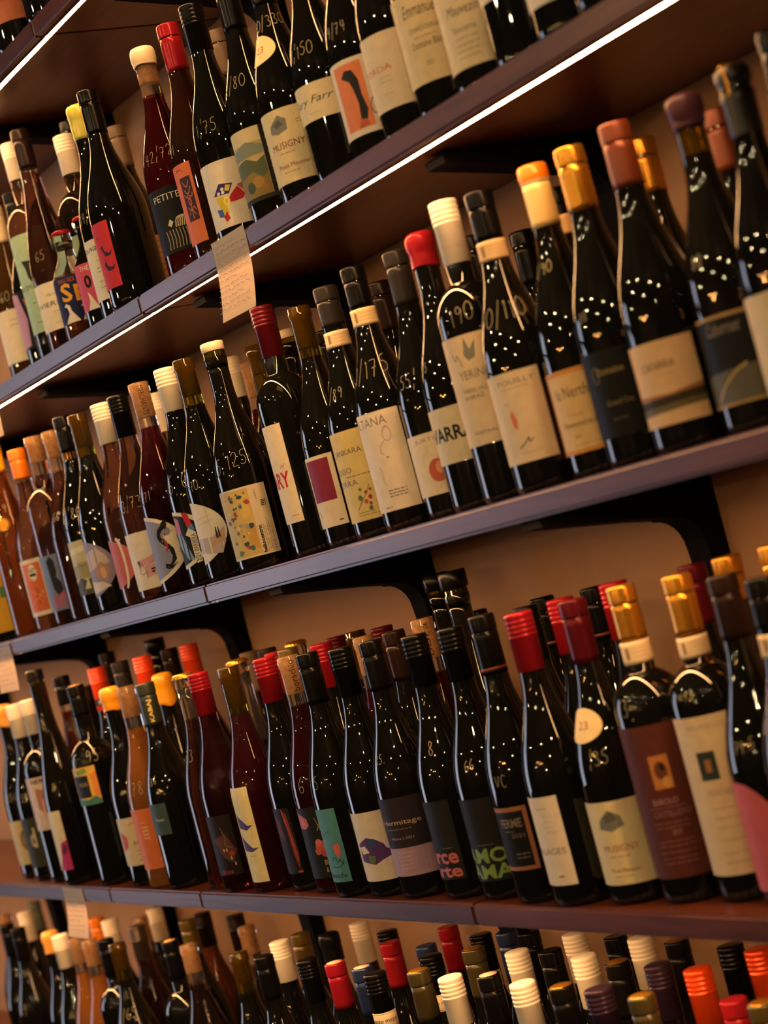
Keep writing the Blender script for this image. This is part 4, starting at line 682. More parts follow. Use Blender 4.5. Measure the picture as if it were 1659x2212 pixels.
 ('D',-3.2379,1.2052,0.3421,0.037,'flute','rosedark',('foil','black',0.05),(0.0125,0.1089,0.3,'#dfcfb4','rect',[('S','#14120f',[(-0.8,0.6),(-0.6,0.72),(-0.4,0.55),(-0.3,0.3),(-0.1,0.1)],0.002),('S','#a03030',[(-0.6,0.55),(-0.55,0.5)],0.003),('P','#c49a6a',[(-0.5,0.35),(-0.35,0.3),(-0.2,0.05),(-0.4,0.1)]),('T','#6a5c4c','CORA',-0.6,0,0.86,0.94)]),[],None,None,'slim rose-brown bottle with black swirl label behind the bright square label'),
 ('D',-3.0419,1.152,0.3249,0.0372,'bord','black',('foil','blackcorktop',0.05),(0.1329,0.1949,-0.06,'#d9b050','rect',[('P','#d98a3c',[(-0.35,0.8),(-0.06,0.85),(-0.06,0.2),(-0.3,0.2)]),('P','#7a9a50',[(-0.9,0.9),(-0.5,0.98),(-0.4,0.85),(-0.8,0.8)]),('P','#3f7a70',[(-1,0.2),(-0.6,0.14),(-0.3,0.22),(-0.06,0.1),(-0.06,0),(-1,0)]),('R','#23262e',-0.98,-0.45,0.2,0.78),('T','#b09a80','MAZANI',-0.85,-0.52,0.5,0.6)]),[('5./95',-0.0134,0.2098,0.0226)],None,None,'black square-shouldered bottle with bright patchwork label priced 95'),
 ('D',-2.9105,1.1547,0.3107,0.0388,'burg','black',('wax','amberwax',0.04),(0.0335,0.109,0.35,'#d9c8a0','rect',[('S','#3a3028',[(-0.6,0.84),(-0.4,0.9),(-0.3,0.8),(-0.1,0.86),(0.1,0.7),(-0.1,0.6)],0.0008),('P','#c8483c',[(-0.95,0.75),(-0.75,0.6),(-0.78,0.4),(-0.95,0.3)]),('T','#4a4034','RORA',-0.55,0.1,0.42,0.5),('B','#7a6c54',-0.5,0,0.3,0.012),('B','#7a6c54',-0.5,0,0.22,0.012),('B','#7a6c54',-0.5,0,0.1,0.012)]),[],None,None,'bottle with amber wax top and cream label with red flower'),
 ('D',-2.8318,1.1503,0.3083,0.0388,'burg','orange',('cork','cork',0.048),(0.0301,0.1228,0.4,'#e0743a','rect',[('T','#eca070','rosa',-0.35,0.2,0.1,0.16),('B','#f0b88a',-0.75,-0.55,0.78,0.01),('B','#f0b88a',-0.72,-0.5,0.7,0.03),('B','#f0b88a',-0.72,-0.5,0.64,0.03),('B','#f0b88a',-0.72,-0.5,0.58,0.03),('B','#f0b88a',-0.72,-0.5,0.52,0.03)]),[('/78',-0.0234,0.1558,0.0241)],None,None,'hazy orange wine bottle with bare cork and orange label'),
 ('D',-2.753,1.1497,0.3076,0.0388,'burg','black',('foil','darkgreen',0.065),(0.0833,0.1303,-0.38,'#33494a','rect',[('T','#d0c4a0','Ravan',-0.85,-0.55,0.44,0.54)]),[('/86',-0.025,0.1641,0.0139)],None,('vtext','KABAJ','#d8c068'),'black bottle with green capsule lettered vertically in gold'),
 ('D',-2.6292,1.159,0.3104,0.0388,'burg','pinkrose',('crown','gold'),None,[('73',-0.02,0.1934,0.0201)],None,None,'pink wine bottle with gold crown cap priced 73'),
 ('D',-2.5514,1.1468,0.308,0.0388,'burg','pinkred',('screw','red'),(0.0247,0.1094,-0.16,'#221816','rect',[('P','#5c3a34',[(-0.9,0.6),(-0.5,0.7),(-0.2,0.4),(-0.4,0.2),(-0.7,0.3)]),('S','#8a6a50',[(-0.6,0.8),(-0.5,0.6),(-0.6,0.5),(-0.35,0.45)],0.001),('E','#d8b090',-0.65,0.42,0.025,0.03),('E','#d8b090',-0.55,0.42,0.025,0.03),('E','#b03a30',-0.4,0.36,0.08,0.04),('E','#d8b090',-0.45,0.28,0.02,0.03),('E','#d8b090',-0.35,0.18,0.02,0.03),('T','#b04038','Rose',-0.85,-0.5,0.03,0.1)]),[],None,None,'rosy red bottle with red screw cap and dark collage label'),
 ('D',-2.461,1.152,0.308,0.0388,'burg','olivered',('cork','darkcork',0.056),(0.0151,0.1463,-0.42,'#dfd09a','rect',[('P','#4c3c78',[(-0.98,0.72),(-0.85,0.66),(-0.7,0.6),(-0.52,0.6),(-0.75,0.55),(-0.97,0.58)]),('P','#4c3c78',[(-0.98,0.5),(-0.85,0.42),(-0.7,0.36),(-0.48,0.36),(-0.75,0.32),(-0.97,0.34)]),('B','#6a5c40',-0.85,-0.65,0.28,0.006)]),[('6',-0.0356,0.1662,0.0165)],None,None,'dark red bottle with olive neck and tall cream label with purple waves'),
 ('D',-2.3688,1.1636,0.3101,0.0388,'burg','black',('screw','red',0.06),(0.0242,0.1125,-0.48,'#231a20','rect',[('P','#8a3a34',[(-0.75,1),(-0.6,0.9),(-0.55,0.6),(-0.5,0.3),(-0.58,0.05),(-0.66,0.3),(-0.68,0.6)]),('S','#c05a4a',[(-0.72,0.95),(-0.62,0.6),(-0.56,0.2)],0.0012),('P','#5c2a34',[(-0.97,0.9),(-0.85,0.8),(-0.8,0.5),(-0.97,0.6)]),('B','#c04a40',-0.65,-0.5,0.03,0.03)]),[],None,None,'dark bottle with red screw cap and black label with a red branch'),
 ('D',-2.2901,1.1592,0.3069,0.0388,'burg','red2',('cork','corkprint2',0.05),(0.0201,0.1131,0.3,'#1e201f','rect',[('P','#c9586a',[(-0.98,0.95),(-0.75,0.85),(-0.72,0.75),(-0.85,0.7),(-0.98,0.72)]),('E','#d06a74',-0.88,0.8,0.1,0.05),('S','#9a8a50',[(-0.5,0.85),(-0.4,0.7),(-0.35,0.6)],0.0012),('S','#9a8a50',[(-0.35,0.78),(-0.5,0.66)],0.0012),('E','#c85a50',-0.5,0.44,0.17,0.09),('E','#d87264',-0.55,0.5,0.1,0.05),('E','#b84a48',-0.4,0.36,0.14,0.07),('E','#d87264',-0.4,0.42,0.07,0.04),('E','#c85a50',-0.62,0.38,0.1,0.05),('T','#cfa468','Blood',-0.5,-0.15,0.18,0.25),('T','#cfa468','& Roses',-0.5,-0.1,0.08,0.15)]),[('6',-0.0241,0.1439,0.024)],None,None,'bottle with script-printed cork and dark label of coral roses'),
 ('D',-2.2123,1.1468,0.3068,0.0388,'burg','black',('foil','black',0.065),(0.0204,0.1137,-0.4,'#4a868a','rect',[('S','#26343c',[(-0.95,0.62),(-0.85,0.68),(-0.75,0.7)],0.0008),('P','#c8605a',[(-0.75,0.5),(-0.55,0.53),(-0.52,0.42),(-0.62,0.32),(-0.72,0.38)]),('S','#26343c',[(-0.85,0.3),(-0.75,0.36),(-0.7,0.26),(-0.6,0.32),(-0.55,0.22),(-0.5,0.3)],0.001),('S','#26343c',[(-0.9,0.22),(-0.7,0.2),(-0.55,0.24)],0.0008),('T','#22303a','Fantasche',-1,-0.5,0.06,0.13,'s')]),[('5',-0.0291,0.1476,0.0198)],None,None,'black bottle with narrow turquoise label'),
 ('D',-2.133,1.1521,0.3049,0.0388,'burg','black',('screw','black'),(0.0207,0.1057,0.3,'#dccbb4','rect',[('P','#5a3570',[(-0.95,0.55),(-0.7,0.64),(-0.45,0.6),(-0.15,0.5),(0.02,0.5),(0.1,0.36),(-0.3,0.3),(-0.6,0.24),(-0.95,0.3)]),('P','#2f4a7a',[(-0.7,0.63),(-0.5,0.6),(-0.45,0.5),(-0.65,0.46)]),('P','#d8cce0',[(-0.25,0.56),(0,0.52),(0.05,0.4),(-0.15,0.46)]),('P','#5f7a3a',[(-0.75,0.38),(-0.55,0.36),(-0.6,0.26),(-0.78,0.28)]),('P','#dccbb4',[(-0.95,0.5),(-0.8,0.52),(-0.7,0.42),(-0.9,0.4)])]),[],None,None,'black screw cap bottle with purple toy car on cream label'),
 ('D',-2.0542,1.1516,0.307,0.0388,'burg','black',('foil','black',0.06),(0.0281,0.1219,0.45,'#2a2228','rect',[('R','#a88898',-1,0.45,0,0.36),('T','#c9a890','z-Hermitage',-1,0.15,0.64,0.72),('B','#8a7468',-0.9,-0.2,0.6,0.008),('T','#b09a8c','Rhone | 2021',-0.85,-0.2,0.46,0.5),('B','#c8b0bc',-0.8,-0.4,0.3,0.008),('B','#c8b0bc',-0.8,-0.4,0.25,0.008),('B','#c8b0bc',-0.8,-0.4,0.2,0.008),('B','#c8b0bc',-0.8,-0.4,0.15,0.008),('B','#c8b0bc',-0.8,-0.4,0.1,0.008)]),[('35.',-0.0239,0.1683,0.0133)],None,None,'bottle with plum and lilac label reading Hermitage'),
 ('D',-1.96,1.1564,0.3035,0.0388,'burg','black',('screw','black'),(0.0239,0.1151,-0.26,'#221f1f','rect',[('T','#c86a6c','arce',-1.05,-0.36,0.2,0.34,'b'),('T','#c86a6c','arte',-1.05,-0.34,0.03,0.17,'b'),('B','#7a706a',-0.75,-0.45,0.4,0.008)]),[('8',-0.013,0.1745,0.0192)],None,None,'black screw cap bottle with charcoal label and chunky pink letters'),
 ('D',-1.8813,1.1578,0.304,0.0388,'burg','black',('screw','black'),(0.0225,0.1154,0.2,'#201e1c','rect',[('T','#7d9a4a','AMO',-1.05,0.02,0.22,0.4,'b'),('T','#7d9a4a','AMA',-1,0.08,0.03,0.2,'b'),('B','#6a6a60',-0.8,-0.3,0.44,0.008)]),[('66',-0.0172,0.1538,0.0135)],None,None,'black screw cap bottle with charcoal label and chunky green letters'),
 ('D',-1.8027,1.1517,0.3116,0.0388,'burg','black',('foilcopper','black',0.065),(0.0376,0.1063,-0.14,'#15120f','rect',[('R','#a0643c',-1,-0.14,0.93,1),('R','#a0643c',-1,-0.14,0,0.06),('R','#a0643c',-0.26,-0.14,0,1),('T','#7a6a58','FERME',-0.9,-0.35,0.68,0.82,'b'),('B','#8a7a68',-0.85,-0.6,0.62,0.01),('T','#7a6a58','2021',-0.7,-0.35,0.52,0.58),('B','#6a5c4c',-0.7,-0.35,0.26,0.02),('B','#6a5c4c',-0.7,-0.35,0.2,0.02)]),[('VC',-0.0241,0.136,0.0171)],None,None,'bottle with copper-ringed capsule and black label framed in copper'),
 ('D',-1.7241,1.1468,0.307,0.0388,'burg','black',('screw','red',0.062),(0.0238,0.1174,-0.25,'#e2d3bd','rect',[('T','#6a6058','VILLAGES',-1,-0.35,0.35,0.42),('B','#c08a70',-0.85,-0.6,0.87,0.01),('B','#7a7068',-0.7,-0.55,0.1,0.02),('B','#d0b8a8',-0.75,-0.5,0.78,0.012),('B','#d0b8a8',-0.75,-0.5,0.72,0.012),('B','#d0b8a8',-0.75,-0.5,0.66,0.012),('B','#d0b8a8',-0.75,-0.5,0.6,0.012)]),[],None,None,'bottle with red screw cap and narrow white label'),
 ('D',-1.6417,1.1594,0.3087,0.0388,'burg','black',('foil','burgundy',0.065),(0.0214,0.1062,0.45,'#dfcd9c','rect',[('P','#7a786c',[(-0.75,0.78),(-0.5,0.9),(-0.2,0.82),(-0.15,0.7),(-0.5,0.64),(-0.78,0.68)]),('P','#5c5a52',[(-0.65,0.82),(-0.4,0.88),(-0.3,0.78),(-0.6,0.74)]),('T','#a04a3c','MUSIGNY',-0.8,0.1,0.4,0.48),('T','#a04a3c','Pinot Meunier',-0.75,0,0.15,0.2),('B','#a8946a',-0.7,-0.2,0.34,0.012),('B','#a8946a',-0.7,-0.2,0.1,0.012)]),[('/35',-0.014,0.1515,0.0169)],None,('oval',-0.0219,0.1836,0.0231,'#e6d09a','23'),'bottle with dark red capsule, oval shoulder sticker and cream estate label on the fourth shelf'),
 ('D',-1.5648,1.166,0.313,0.0372,'bord','black',('foil','gold',0.055),(0.0264,0.177,0.48,'#5a2c24','rect',[('R','#b8763a',-0.45,0.05,0.58,0.8),('E','#6a3a24',-0.2,0.7,0.14,0.06),('E','#c9944c',-0.1,0.62,0.1,0.04),('E','#2a1a14',-0.15,0.72,0.05,0.025),('T','#a8808c','BAROLO',-0.6,0.05,0.48,0.52),('T','#8a6470','CASTELLERO',-0.65,0.3,0.4,0.44),('T','#a88a80','2017',-0.3,-0.05,0.28,0.31),('B','#8a5c5c',-0.7,0.2,0.46,0.006),('B','#8a5c5c',-0.7,0.2,0.36,0.006),('B','#8a5c5c',-0.7,0.2,0.33,0.006),('B','#8a5c5c',-0.7,0.2,0.24,0.006),('B','#8a5c5c',-0.7,0.2,0.21,0.006),('B','#8a5c5c',-0.7,0.2,0.17,0.006),('B','#8a5c5c',-0.7,0.2,0.13,0.006),('B','#8a5c5c',-0.7,0.2,0.1,0.006)]),[('13/',-0.0242,0.1968,0.0201)],(0.056,0.078,'#dcc6a0'),None,'square-shouldered bottle with gold capsule and chocolate brown label'),
 ('D',-1.4901,1.1772,0.312,0.0372,'bord','black',('foil','gold',0.058),(0.0268,0.1794,0.5,'#d8c09a','rect',[('R','#2e3a34',-0.65,-0.2,0.6,0.78),('R','#a06a3c',-0.5,-0.35,0.65,0.73),('T','#b09c84','BRUNELLO',-0.7,0.3,0.92,0.95),('T','#a08c70','MONTALCINO',-0.6,0.3,0.5,0.54),('B','#a89474',-0.6,0.2,0.42,0.006),('B','#a89474',-0.6,0.2,0.36,0.006),('B','#a89474',-0.6,0.2,0.3,0.006),('B','#a89474',-0.6,0.2,0.22,0.006),('B','#a89474',-0.6,0.2,0.14,0.006),('B','#a89474',-0.6,0.2,0.08,0.006)]),[('iceg',-0.0198,0.2028,0.0106)],(0.06,0.08,'#dcc6a0'),None,'square-shouldered bottle with gold capsule and cream label with dark green square'),
 ('D',-1.4135,1.1681,0.3045,0.0388,'burg','black',('foil','darkbrown',0.06),(0.0161,0.1183,0.7,'#c4585e','wave',[('T','#9a3a4a','fp',-0.35,-0.1,0.44,0.56)]),[('74.5',-0.0196,0.1512,0.0128)],None,None,'bottle with flowing salmon pink wave label'),
 ('D',-1.3379,1.1468,0.298,0.0388,'burg','black',('foil','black',0.045),(0.0298,0.1073,0.5,'#dccdb0','rect',[]),[],(0.05,0.07,'#cdb68c'),None,'black capsule bottle with pale neck bands cut by the picture edge'),
 ('D',-3.2838,1.2669,0.3129,0.0388,'burg','black',('screw','darkbrown'),None,[],None,None,'dark ribbed screw cap behind the patchwork label bottle'),
 ('D',-3.1353,1.2319,0.3417,0.0388,'burg','black',('screwband','orangered',0.072),None,[],None,None,'orange-red screw cap with black band beside amber wax'),
 ('D',-3.327,1.3328,0.3608,0.0388,'burg','black',('foil','darkbrown'),None,[],None,None,'tall dark capsule behind the orange-red screw cap'),
 ('D',-3.0289,1.232,0.3439,0.0388,'burg','black',('foil','darkgrey'),None,[],None,None,'dark grey capsule above the bare cork of the orange wine'),
 ('D',-2.936,1.2332,0.3441,0.0388,'burg','black',('screw','orangered'),None,[],None,None,'orange-red screw cap directly behind the gold-lettered green capsule'),
 ('D',-3.08,1.3228,0.3646,0.0388,'burg','black',('tstop','black'),None,[],None,None,'tall flat black stopper behind the second orange-red screw cap'),
 ('D',-3.0021,1.3106,0.3436,0.0388,'burg','black',('foil','darkbrown'),None,[],None,None,'dark brown capsule behind the amber wax of the back row'),
 ('D',-2.8577,1.2247,0.3117,0.0388,'burg','black',('wax','amberwax',0.045),None,[],None,None,'second amber wax top behind the gold-lettered green capsule'),
 ('D',-2.9233,1.311,0.3433,0.0388,'burg','rosebrown',('screw','orangered'),None,[],None,None,'orange-red capsule alone against the wall beside a bracket'),
 ('D',-2.5799,1.225,0.3108,0.0388,'burg','clear',('crown','gold'),None,[],None,None,'clear glass bottle with gold crown cap behind the olive neck'),
 ('D',-2.7232,1.3159,0.3117,0.0388,'burg','rosebrown',('foil','beige'),None,[],None,None,'dusky beige capsule behind the clear crown-capped bottle'),
 ('D',-2.6447,1.3082,0.3116,0.0388,'burg','black',('foil','darkgrey'),None,[],None,None,'grey capsule against the wall above the red screw cap'),
 ('D',-2.4933,1.244,0.3093,0.0388,'burg','black',('screw','red'),None,[],None,None,'red screw cap just behind another and beside the script-printed cork'),
 ('D',-2.4166,1.2261,0.3115,0.0388,'burg','black',('foil','olive'),None,[],None,None,'olive capsule rising behind the script-printed cork'),
 ('D',-2.555,1.312,0.3143,0.0388,'burg','clear',('crown','gold'),None,[],None,None,'gold crown cap highest behind the script-printed cork'),
 ('D',-2.3293,1.232,0.3091,0.0388,'burg','black',('screw','red'),None,[],None,None,'red screw cap behind the black screw cap of the toy car bottle'),
 ('D',-2.4473,1.3208,0.308,0.0388,'burg','black',('screw','burgundy'),None,[],None,None,'dark red screw cap by the wall behind the toy car bottle'),
 ('D',-2.3694,1.3089,0.3113,0.0388,'burg','green',('cork','darkcork',0.05),None,[],None,None,'olive glass neck with dark cork by the wall'),
 ('D',-2.2145,1.2333,0.3079,0.0388,'burg','red2',('cork','cork',0.05),None,[],None,None,'pale cork peeping over the Hermitage bottle'),
 ('D',-2.2906,1.3067,0.3098,0.0388,'burg','black',('screw','burgundy'),None,[],None,None,'maroon screw cap by the wall behind the Hermitage bottle'),
 ('D',-2.1357,1.2329,0.3069,0.0388,'burg','black',('foil','darkbrown'),None,[],None,None,'dark brown capsule beside the Hermitage bottle'),
 ('D',-2.057,1.2303,0.3155,0.0388,'burg','red',('cork','corkprint3',0.05),None,[],None,None,'red wine bottle with clear neck and printed cork'),
 ('D',-2.1372,1.3144,0.3619,0.0388,'burg','green2',('tstop','black'),None,[],None,None,'tallest flat black stopper beside the bracket leg'),
 ('D',-1.9712,1.235,0.363,0.0388,'burg','green2',('tstop','black'),None,[],None,None,'tall flat black stopper second from the bracket leg'),
 ('D',-2.0585,1.3097,0.3063,0.0388,'burg','black',('foil','black'),None,[],None,None,'black capsule peeping behind the copper-ringed one'),
 ('D',-1.8391,1.2352,0.3054,0.0388,'burg','black',('foil','black'),None,[],None,None,'black capsule tip just behind the red cap of the narrow white label'),
 ('D',-1.9145,1.312,0.3065,0.0388,'burg','black',('foilcopper','black',0.06),None,[],None,None,'black capsule with thin copper ring between two red caps'),
 ('D',-1.7605,1.2289,0.3071,0.0388,'burg','black',('screw','red'),None,[],None,None,'red screw cap tucked behind the dark red capsule'),
 ('D',-1.812,1.312,0.3066,0.0388,'burg','black',('foilcopper','black',0.06),None,[],None,None,'black capsule with copper ring behind the dark red capsule'),
 ('D',-1.6685,1.235,0.3127,0.0388,'burg','black',('screw','red'),None,[],None,None,'red screw cap tucked behind the gold capsule'),
 ('D',-1.5799,1.2712,0.3125,0.0388,'burg','black',('foil','burgundy'),None,[],None,None,'dark red capsule between two gold capsules'),
 ('D',-1.5032,1.2534,0.3151,0.0388,'burg','black',('foil','gold',0.045),None,[],None,None,'gold capsule behind the salmon wave bottle'),
 ('D',-1.4248,1.246,0.3177,0.0388,'burg','black',('foil','gold',0.045),None,[],None,None,'gold capsule at the picture edge on the fourth shelf'),
 ('E',-4.0444,1.2544,0.299,0.0388,'burg','rosebrown',('cork','cork'),None,[],None,None,'bottle with bare cork, first such cap from the left on the bottom shelf'),
 ('E',-3.8819,1.2036,0.3,0.0388,'burg','black',('foil','black'),None,[],None,None,'bottle with black foil capsule, first such cap from the left on the bottom shelf'),
 ('E',-3.7788,1.1912,0.3,0.0388,'burg','black',('foil','black'),None,[('99',-0.0291,0.1461,0.0271)],None,None,'bottle with black foil capsule, second such cap from the left on the bottom shelf'),
 ('E',-3.9679,1.2735,0.3009,0.0388,'burg','black',('screw','white'),None,[],None,None,'bottle with white screw cap, first such cap from the left on the bottom shelf'),
 ('E',-4.0865,1.3356,0.3,0.0388,'burg','black',('foil','greygreen'),None,[],None,None,'bottle with the only grey-green foil capsule among those on the bottom shelf'),
 ('E',-3.5989,1.1913,0.3,0.0388,'burg','black',('wax','ochre'),None,[],None,None,'bottle with the only ochre wax top among those on the bottom shelf'),
 ('E',-3.5125,1.1804,0.2997,0.0388,'burg','black',('screw','white'),None,[],None,None,'bottle with white screw cap, second such cap from the left on the bottom shelf'),
 ('E',-3.4337,1.1812,0.2982,0.0388,'burg','orange',('cork','cork'),None,[],None,None,'bottle with bare cork, second such cap from the left on the bottom shelf'),
 ('E',-3.355,1.1768,0.2985,0.0388,'burg','orange',('cork','cork'),None,[],None,None,'bottle with bare cork, third such cap from the left on the bottom shelf'),
 ('E',-3.5717,1.2769,0.3,0.0388,'burg','black',('foil','orange'),None,[],None,None,'bottle with the only orange foil capsule among those on the bottom shelf'),
 ('E',-3.4884,1.2711,0.3,0.0388,'burg','black',('screw','white'),None,[],None,None,'bottle with white screw cap, third such cap from the left on the bottom shelf'),
 ('E',-3.2778,1.1782,0.3019,0.0372,'bord','black',('foil','black'),None,[],None,None,'bottle with black foil capsule, third such cap from the left on the bottom shelf'),
 ('E',-3.2012,1.1689,0.3016,0.0388,'burg','green',('cork','darkcork'),None,[('/65',-0.0083,0.1854,0.0204)],None,None,'bottle with dark cork, first such cap from the left on the bottom shelf'),
 ('E',-3.3148,1.254,0.3,0.0388,'burg','pinkrose',('screw','steel'),None,[],None,None,'bottle with the only steel grey screw cap among those on the bottom shelf'),
 ('E',-3.3897,1.2934,0.3011,0.0388,'burg','rosebrown',('cork','cork'),None,[],None,None,'bottle with bare cork, fourth such cap from the left on the bottom shelf'),
 ('E',-3.4482,1.3462,0.299,0.0388,'burg','black',('screw','white'),None,[],None,None,'bottle with white screw cap, fourth such cap from the left on the bottom shelf'),
 ('E',-3.0531,1.2043,0.3,0.0372,'bord','black',('foil','blackcorktop'),None,[],None,None,'bottle with the only cork-topped black foil capsule among those on the bottom shelf'),
 ('E',-3.175,1.2921,0.303,0.0388,'burg','black',('foil','olive'),None,[],None,None,'bottle with olive foil capsule, first such cap from the left on the bottom shelf'),
 ('E',-2.967,1.1986,0.3,0.0388,'burg','rosebrown',('cork','cork'),None,[],None,None,'bottle with bare cork, fifth such cap from the left on the bottom shelf'),
 ('E',-3.2326,1.3459,0.2972,0.0388,'burg','amberwine',('screw','darkbrown'),None,[],None,None,'bottle with dark brown screw cap, first such cap from the left on the bottom shelf'),
 ('E',-3.0779,1.338,0.3,0.0388,'burg','black',('screw','darkbrown'),None,[],None,None,'bottle with dark brown screw cap, second such cap from the left on the bottom shelf'),
 ('E',-2.942,1.2928,0.3,0.0388,'burg','rosebrown',('cork','cork'),None,[],None,None,'bottle with bare cork, sixth such cap from the left on the bottom shelf'),
 ('E',-2.7672,1.1926,0.2974,0.0388,'burg','green',('cork','darkcork'),None,[],None,None,'bottle with dark cork, second such cap from the left on the bottom shelf'),
 ('E',-2.6431,1.1764,0.3029,0.0388,'burg','black',('foil','black'),None,[],None,None,'bottle with black foil capsule, fourth such cap from the left on the bottom shelf'),
 ('E',-2.6989,1.232,0.3045,0.0388,'burg','black',('screw','white'),None,[],None,None,'bottle with white screw cap, fifth such cap from the left on the bottom shelf'),
 ('E',-2.7503,1.2918,0.2952,0.0388,'burg','black',('foil','olive'),None,[],None,None,'bottle with olive foil capsule, second such cap from the left on the bottom shelf'),
 ('E',-2.5267,1.1877,0.3,0.0388,'burg','black',('screw','black'),None,[],None,None,'bottle with black screw cap, first such cap from the left on the bottom shelf'),
 ('E',-2.6281,1.2796,0.3044,0.0388,'burg','black',('wax','blackwax'),None,[],None,None,'bottle with the only black wax top among those on the bottom shelf'),
 ('E',-2.4409,1.1866,0.3,0.0388,'burg','black',('foilmedal','red'),None,[],None,None,'bottle with the only red medallion-topped capsule among those on the bottom shelf'),
 ('E',-2.6629,1.3503,0.2958,0.0388,'burg','black',('screw','white'),None,[],None,None,'bottle with white screw cap, sixth such cap from the left on the bottom shelf'),
 ('E',-2.3609,1.185,0.2982,0.0388,'burg','black',('foilmedal','navy'),None,[],None,None,'bottle with the only navy medallion-topped capsule among those on the bottom shelf'),
 ('E',-2.5148,1.3156,0.2996,0.0388,'burg','black',('screw','black'),None,[],None,None,'bottle with black screw cap, second such cap from the left on the bottom shelf'),
 ('E',-2.445,1.2789,0.2981,0.0388,'burg','black',('foil','red'),None,[],None,None,'bottle with red foil capsule, first such cap from the left on the bottom shelf'),
 ('E',-2.2854,1.1624,0.3018,0.0388,'burg','black',('screwmezzo','black'),None,[],None,None,'bottle with black cream-banded screw cap, first such cap from the left on the bottom shelf'),
 ('E',-2.1764,1.1668,0.3098,0.0388,'burg','black',('foil','olivegold'),None,[],None,None,'bottle with gold-topped olive foil capsule, first such cap from the left on the bottom shelf'),
 ('E',-2.3644,1.2891,0.2936,0.0388,'burg','black',('foil','navy'),None,[],None,None,'bottle with navy foil capsule, first such cap from the left on the bottom shelf'),
 ('E',-2.2702,1.2405,0.2999,0.0388,'burg','black',('screwmezzo','black'),None,[],None,None,'bottle with black cream-banded screw cap, second such cap from the left on the bottom shelf'),
 ('E',-2.4084,1.3542,0.2975,0.0388,'burg','black',('foil','red'),None,[],None,None,'bottle with red foil capsule, second such cap from the left on the bottom shelf'),
 ('E',-2.0977,1.1649,0.3072,0.0388,'burg','black',('screw','white'),None,[],None,None,'bottle with white screw cap, seventh such cap from the left on the bottom shelf'),
 ('E',-2.1658,1.2448,0.313,0.0388,'burg','black',('foil','olivegold'),None,[],None,None,'bottle with gold-topped olive foil capsule, second such cap from the left on the bottom shelf'),
 ('E',-2.3078,1.3438,0.2934,0.0388,'burg','black',('screwmezzo','black'),None,[],None,None,'bottle with black cream-banded screw cap, third such cap from the left on the bottom shelf'),
 ('E',-2.0192,1.1722,0.3114,0.0388,'burg','black',('foilmedal','black'),None,[],None,None,'bottle with the only black medallion-topped capsule among those on the bottom shelf'),
 ('E',-2.0885,1.2599,0.3079,0.0388,'burg','black',('screw','white'),None,[],None,None,'bottle with white screw cap, eighth such cap from the left on the bottom shelf'),
 ('E',-1.9406,1.1671,0.3083,0.0388,'burg','black',('screw','white'),None,[],None,None,'bottle with white screw cap, ninth such cap from the left on the bottom shelf'),
 ('E',-2.1522,1.3224,0.3099,0.0388,'burg','black',('foil','black'),None,[],None,None,'bottle with black foil capsule, fifth such cap from the left on the bottom shelf'),
 ('E',-2.0097,1.2578,0.3133,0.0388,'burg','black',('foil','black'),None,[],None,None,'bottle with black foil capsule, sixth such cap from the left on the bottom shelf'),
 ('E',-1.8512,1.1608,0.312,0.0388,'burg','black',('foil','blackgold'),None,[],None,None,'bottle with gold-topped black foil capsule, first such cap from the left on the bottom shelf'),
 ('E',-2.0752,1.3387,0.305,0.0388,'burg','black',('screw','white'),None,[],None,None,'bottle with white screw cap, tenth such cap from the left on the bottom shelf'),
 ('E',-1.9275,1.2486,0.3134,0.0388,'burg','black',('screw','white'),None,[],None,None,'bottle with white screw cap, eleventh such cap from the left on the bottom shelf'),
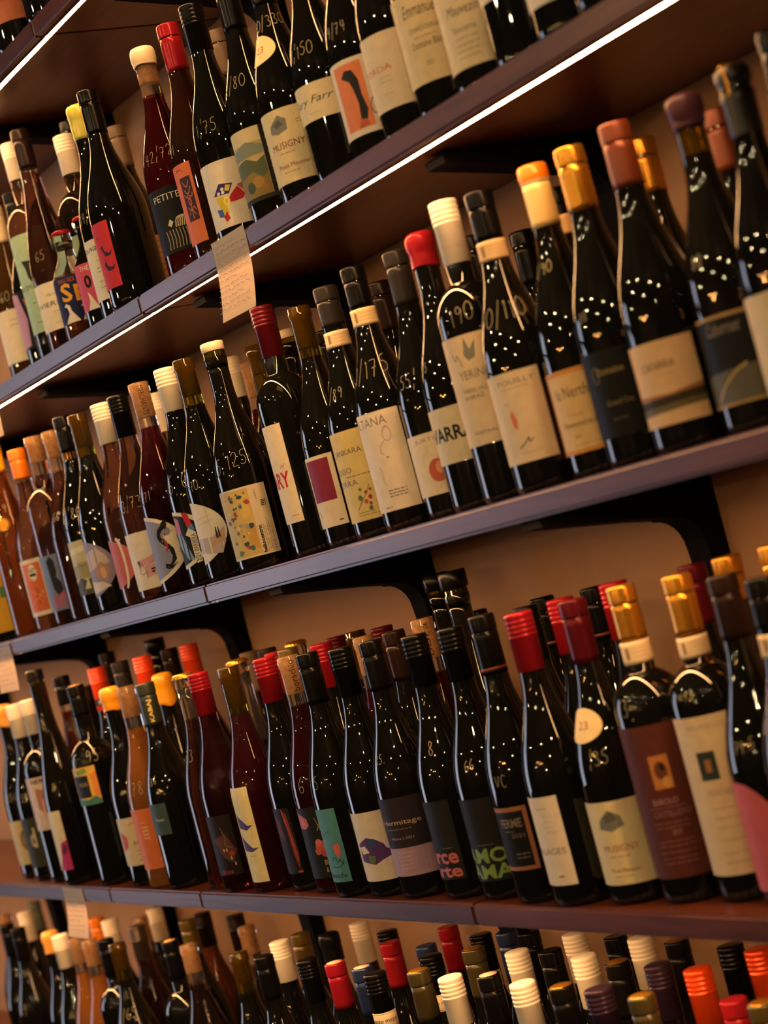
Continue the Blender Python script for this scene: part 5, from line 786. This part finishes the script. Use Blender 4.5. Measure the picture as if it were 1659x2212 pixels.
 ('E',-2.2294,1.3376,0.3027,0.0388,'burg','black',('foil','navy'),None,[],None,None,'bottle with navy foil capsule, second such cap from the left on the bottom shelf'),
 ('E',-1.7726,1.1552,0.3156,0.0388,'burg','black',('screw','purple'),None,[],None,None,'bottle with purple-black screw cap, first such cap from the left on the bottom shelf'),
 ('E',-1.8493,1.2395,0.3131,0.0388,'burg','black',('foil','blackgold'),None,[],None,None,'bottle with gold-topped black foil capsule, second such cap from the left on the bottom shelf'),
 ('E',-1.9968,1.3453,0.3023,0.0388,'burg','black',('foil','black'),None,[],None,None,'bottle with black foil capsule, seventh such cap from the left on the bottom shelf'),
 ('E',-1.9202,1.327,0.3101,0.0388,'burg','black',('screw','white'),None,[],None,None,'bottle with white screw cap, twelfth such cap from the left on the bottom shelf'),
 ('E',-1.6904,1.1511,0.3148,0.0388,'burg','black',('foil','olivegold'),None,[],None,None,'bottle with gold-topped olive foil capsule, third such cap from the left on the bottom shelf'),
 ('E',-1.7706,1.237,0.3153,0.0388,'burg','black',('screw','purple'),None,[],None,None,'bottle with purple-black screw cap, second such cap from the left on the bottom shelf'),
 ('E',-1.8417,1.3205,0.3115,0.0388,'burg','black',('foil','blackgold'),None,[],None,None,'bottle with gold-topped black foil capsule, third such cap from the left on the bottom shelf'),
 ('E',-1.6921,1.2299,0.3167,0.0388,'burg','black',('screw','orange2'),None,[],None,None,'bottle with bright orange screw cap, first such cap from the left on the bottom shelf'),
 ('E',-1.764,1.3339,0.3049,0.0388,'burg','black',('screw','black'),None,[],None,None,'bottle with black screw cap, third such cap from the left on the bottom shelf'),
 ('E',-1.6163,1.2085,0.296,0.0388,'burg','black',('foil','red'),None,[],None,None,'bottle with red foil capsule, third such cap from the left on the bottom shelf'),
 ('E',-1.6885,1.3114,0.3114,0.0388,'burg','black',('screw','orange2'),None,[],None,None,'bottle with bright orange screw cap, second such cap from the left on the bottom shelf'),
 ('E',-1.5413,1.1845,0.3061,0.0388,'burg','black',('foil','olivegold'),None,[],None,None,'bottle with gold-topped olive foil capsule, fourth such cap from the left on the bottom shelf'),
]
for spec in BOTTLES: make_bottle(spec)
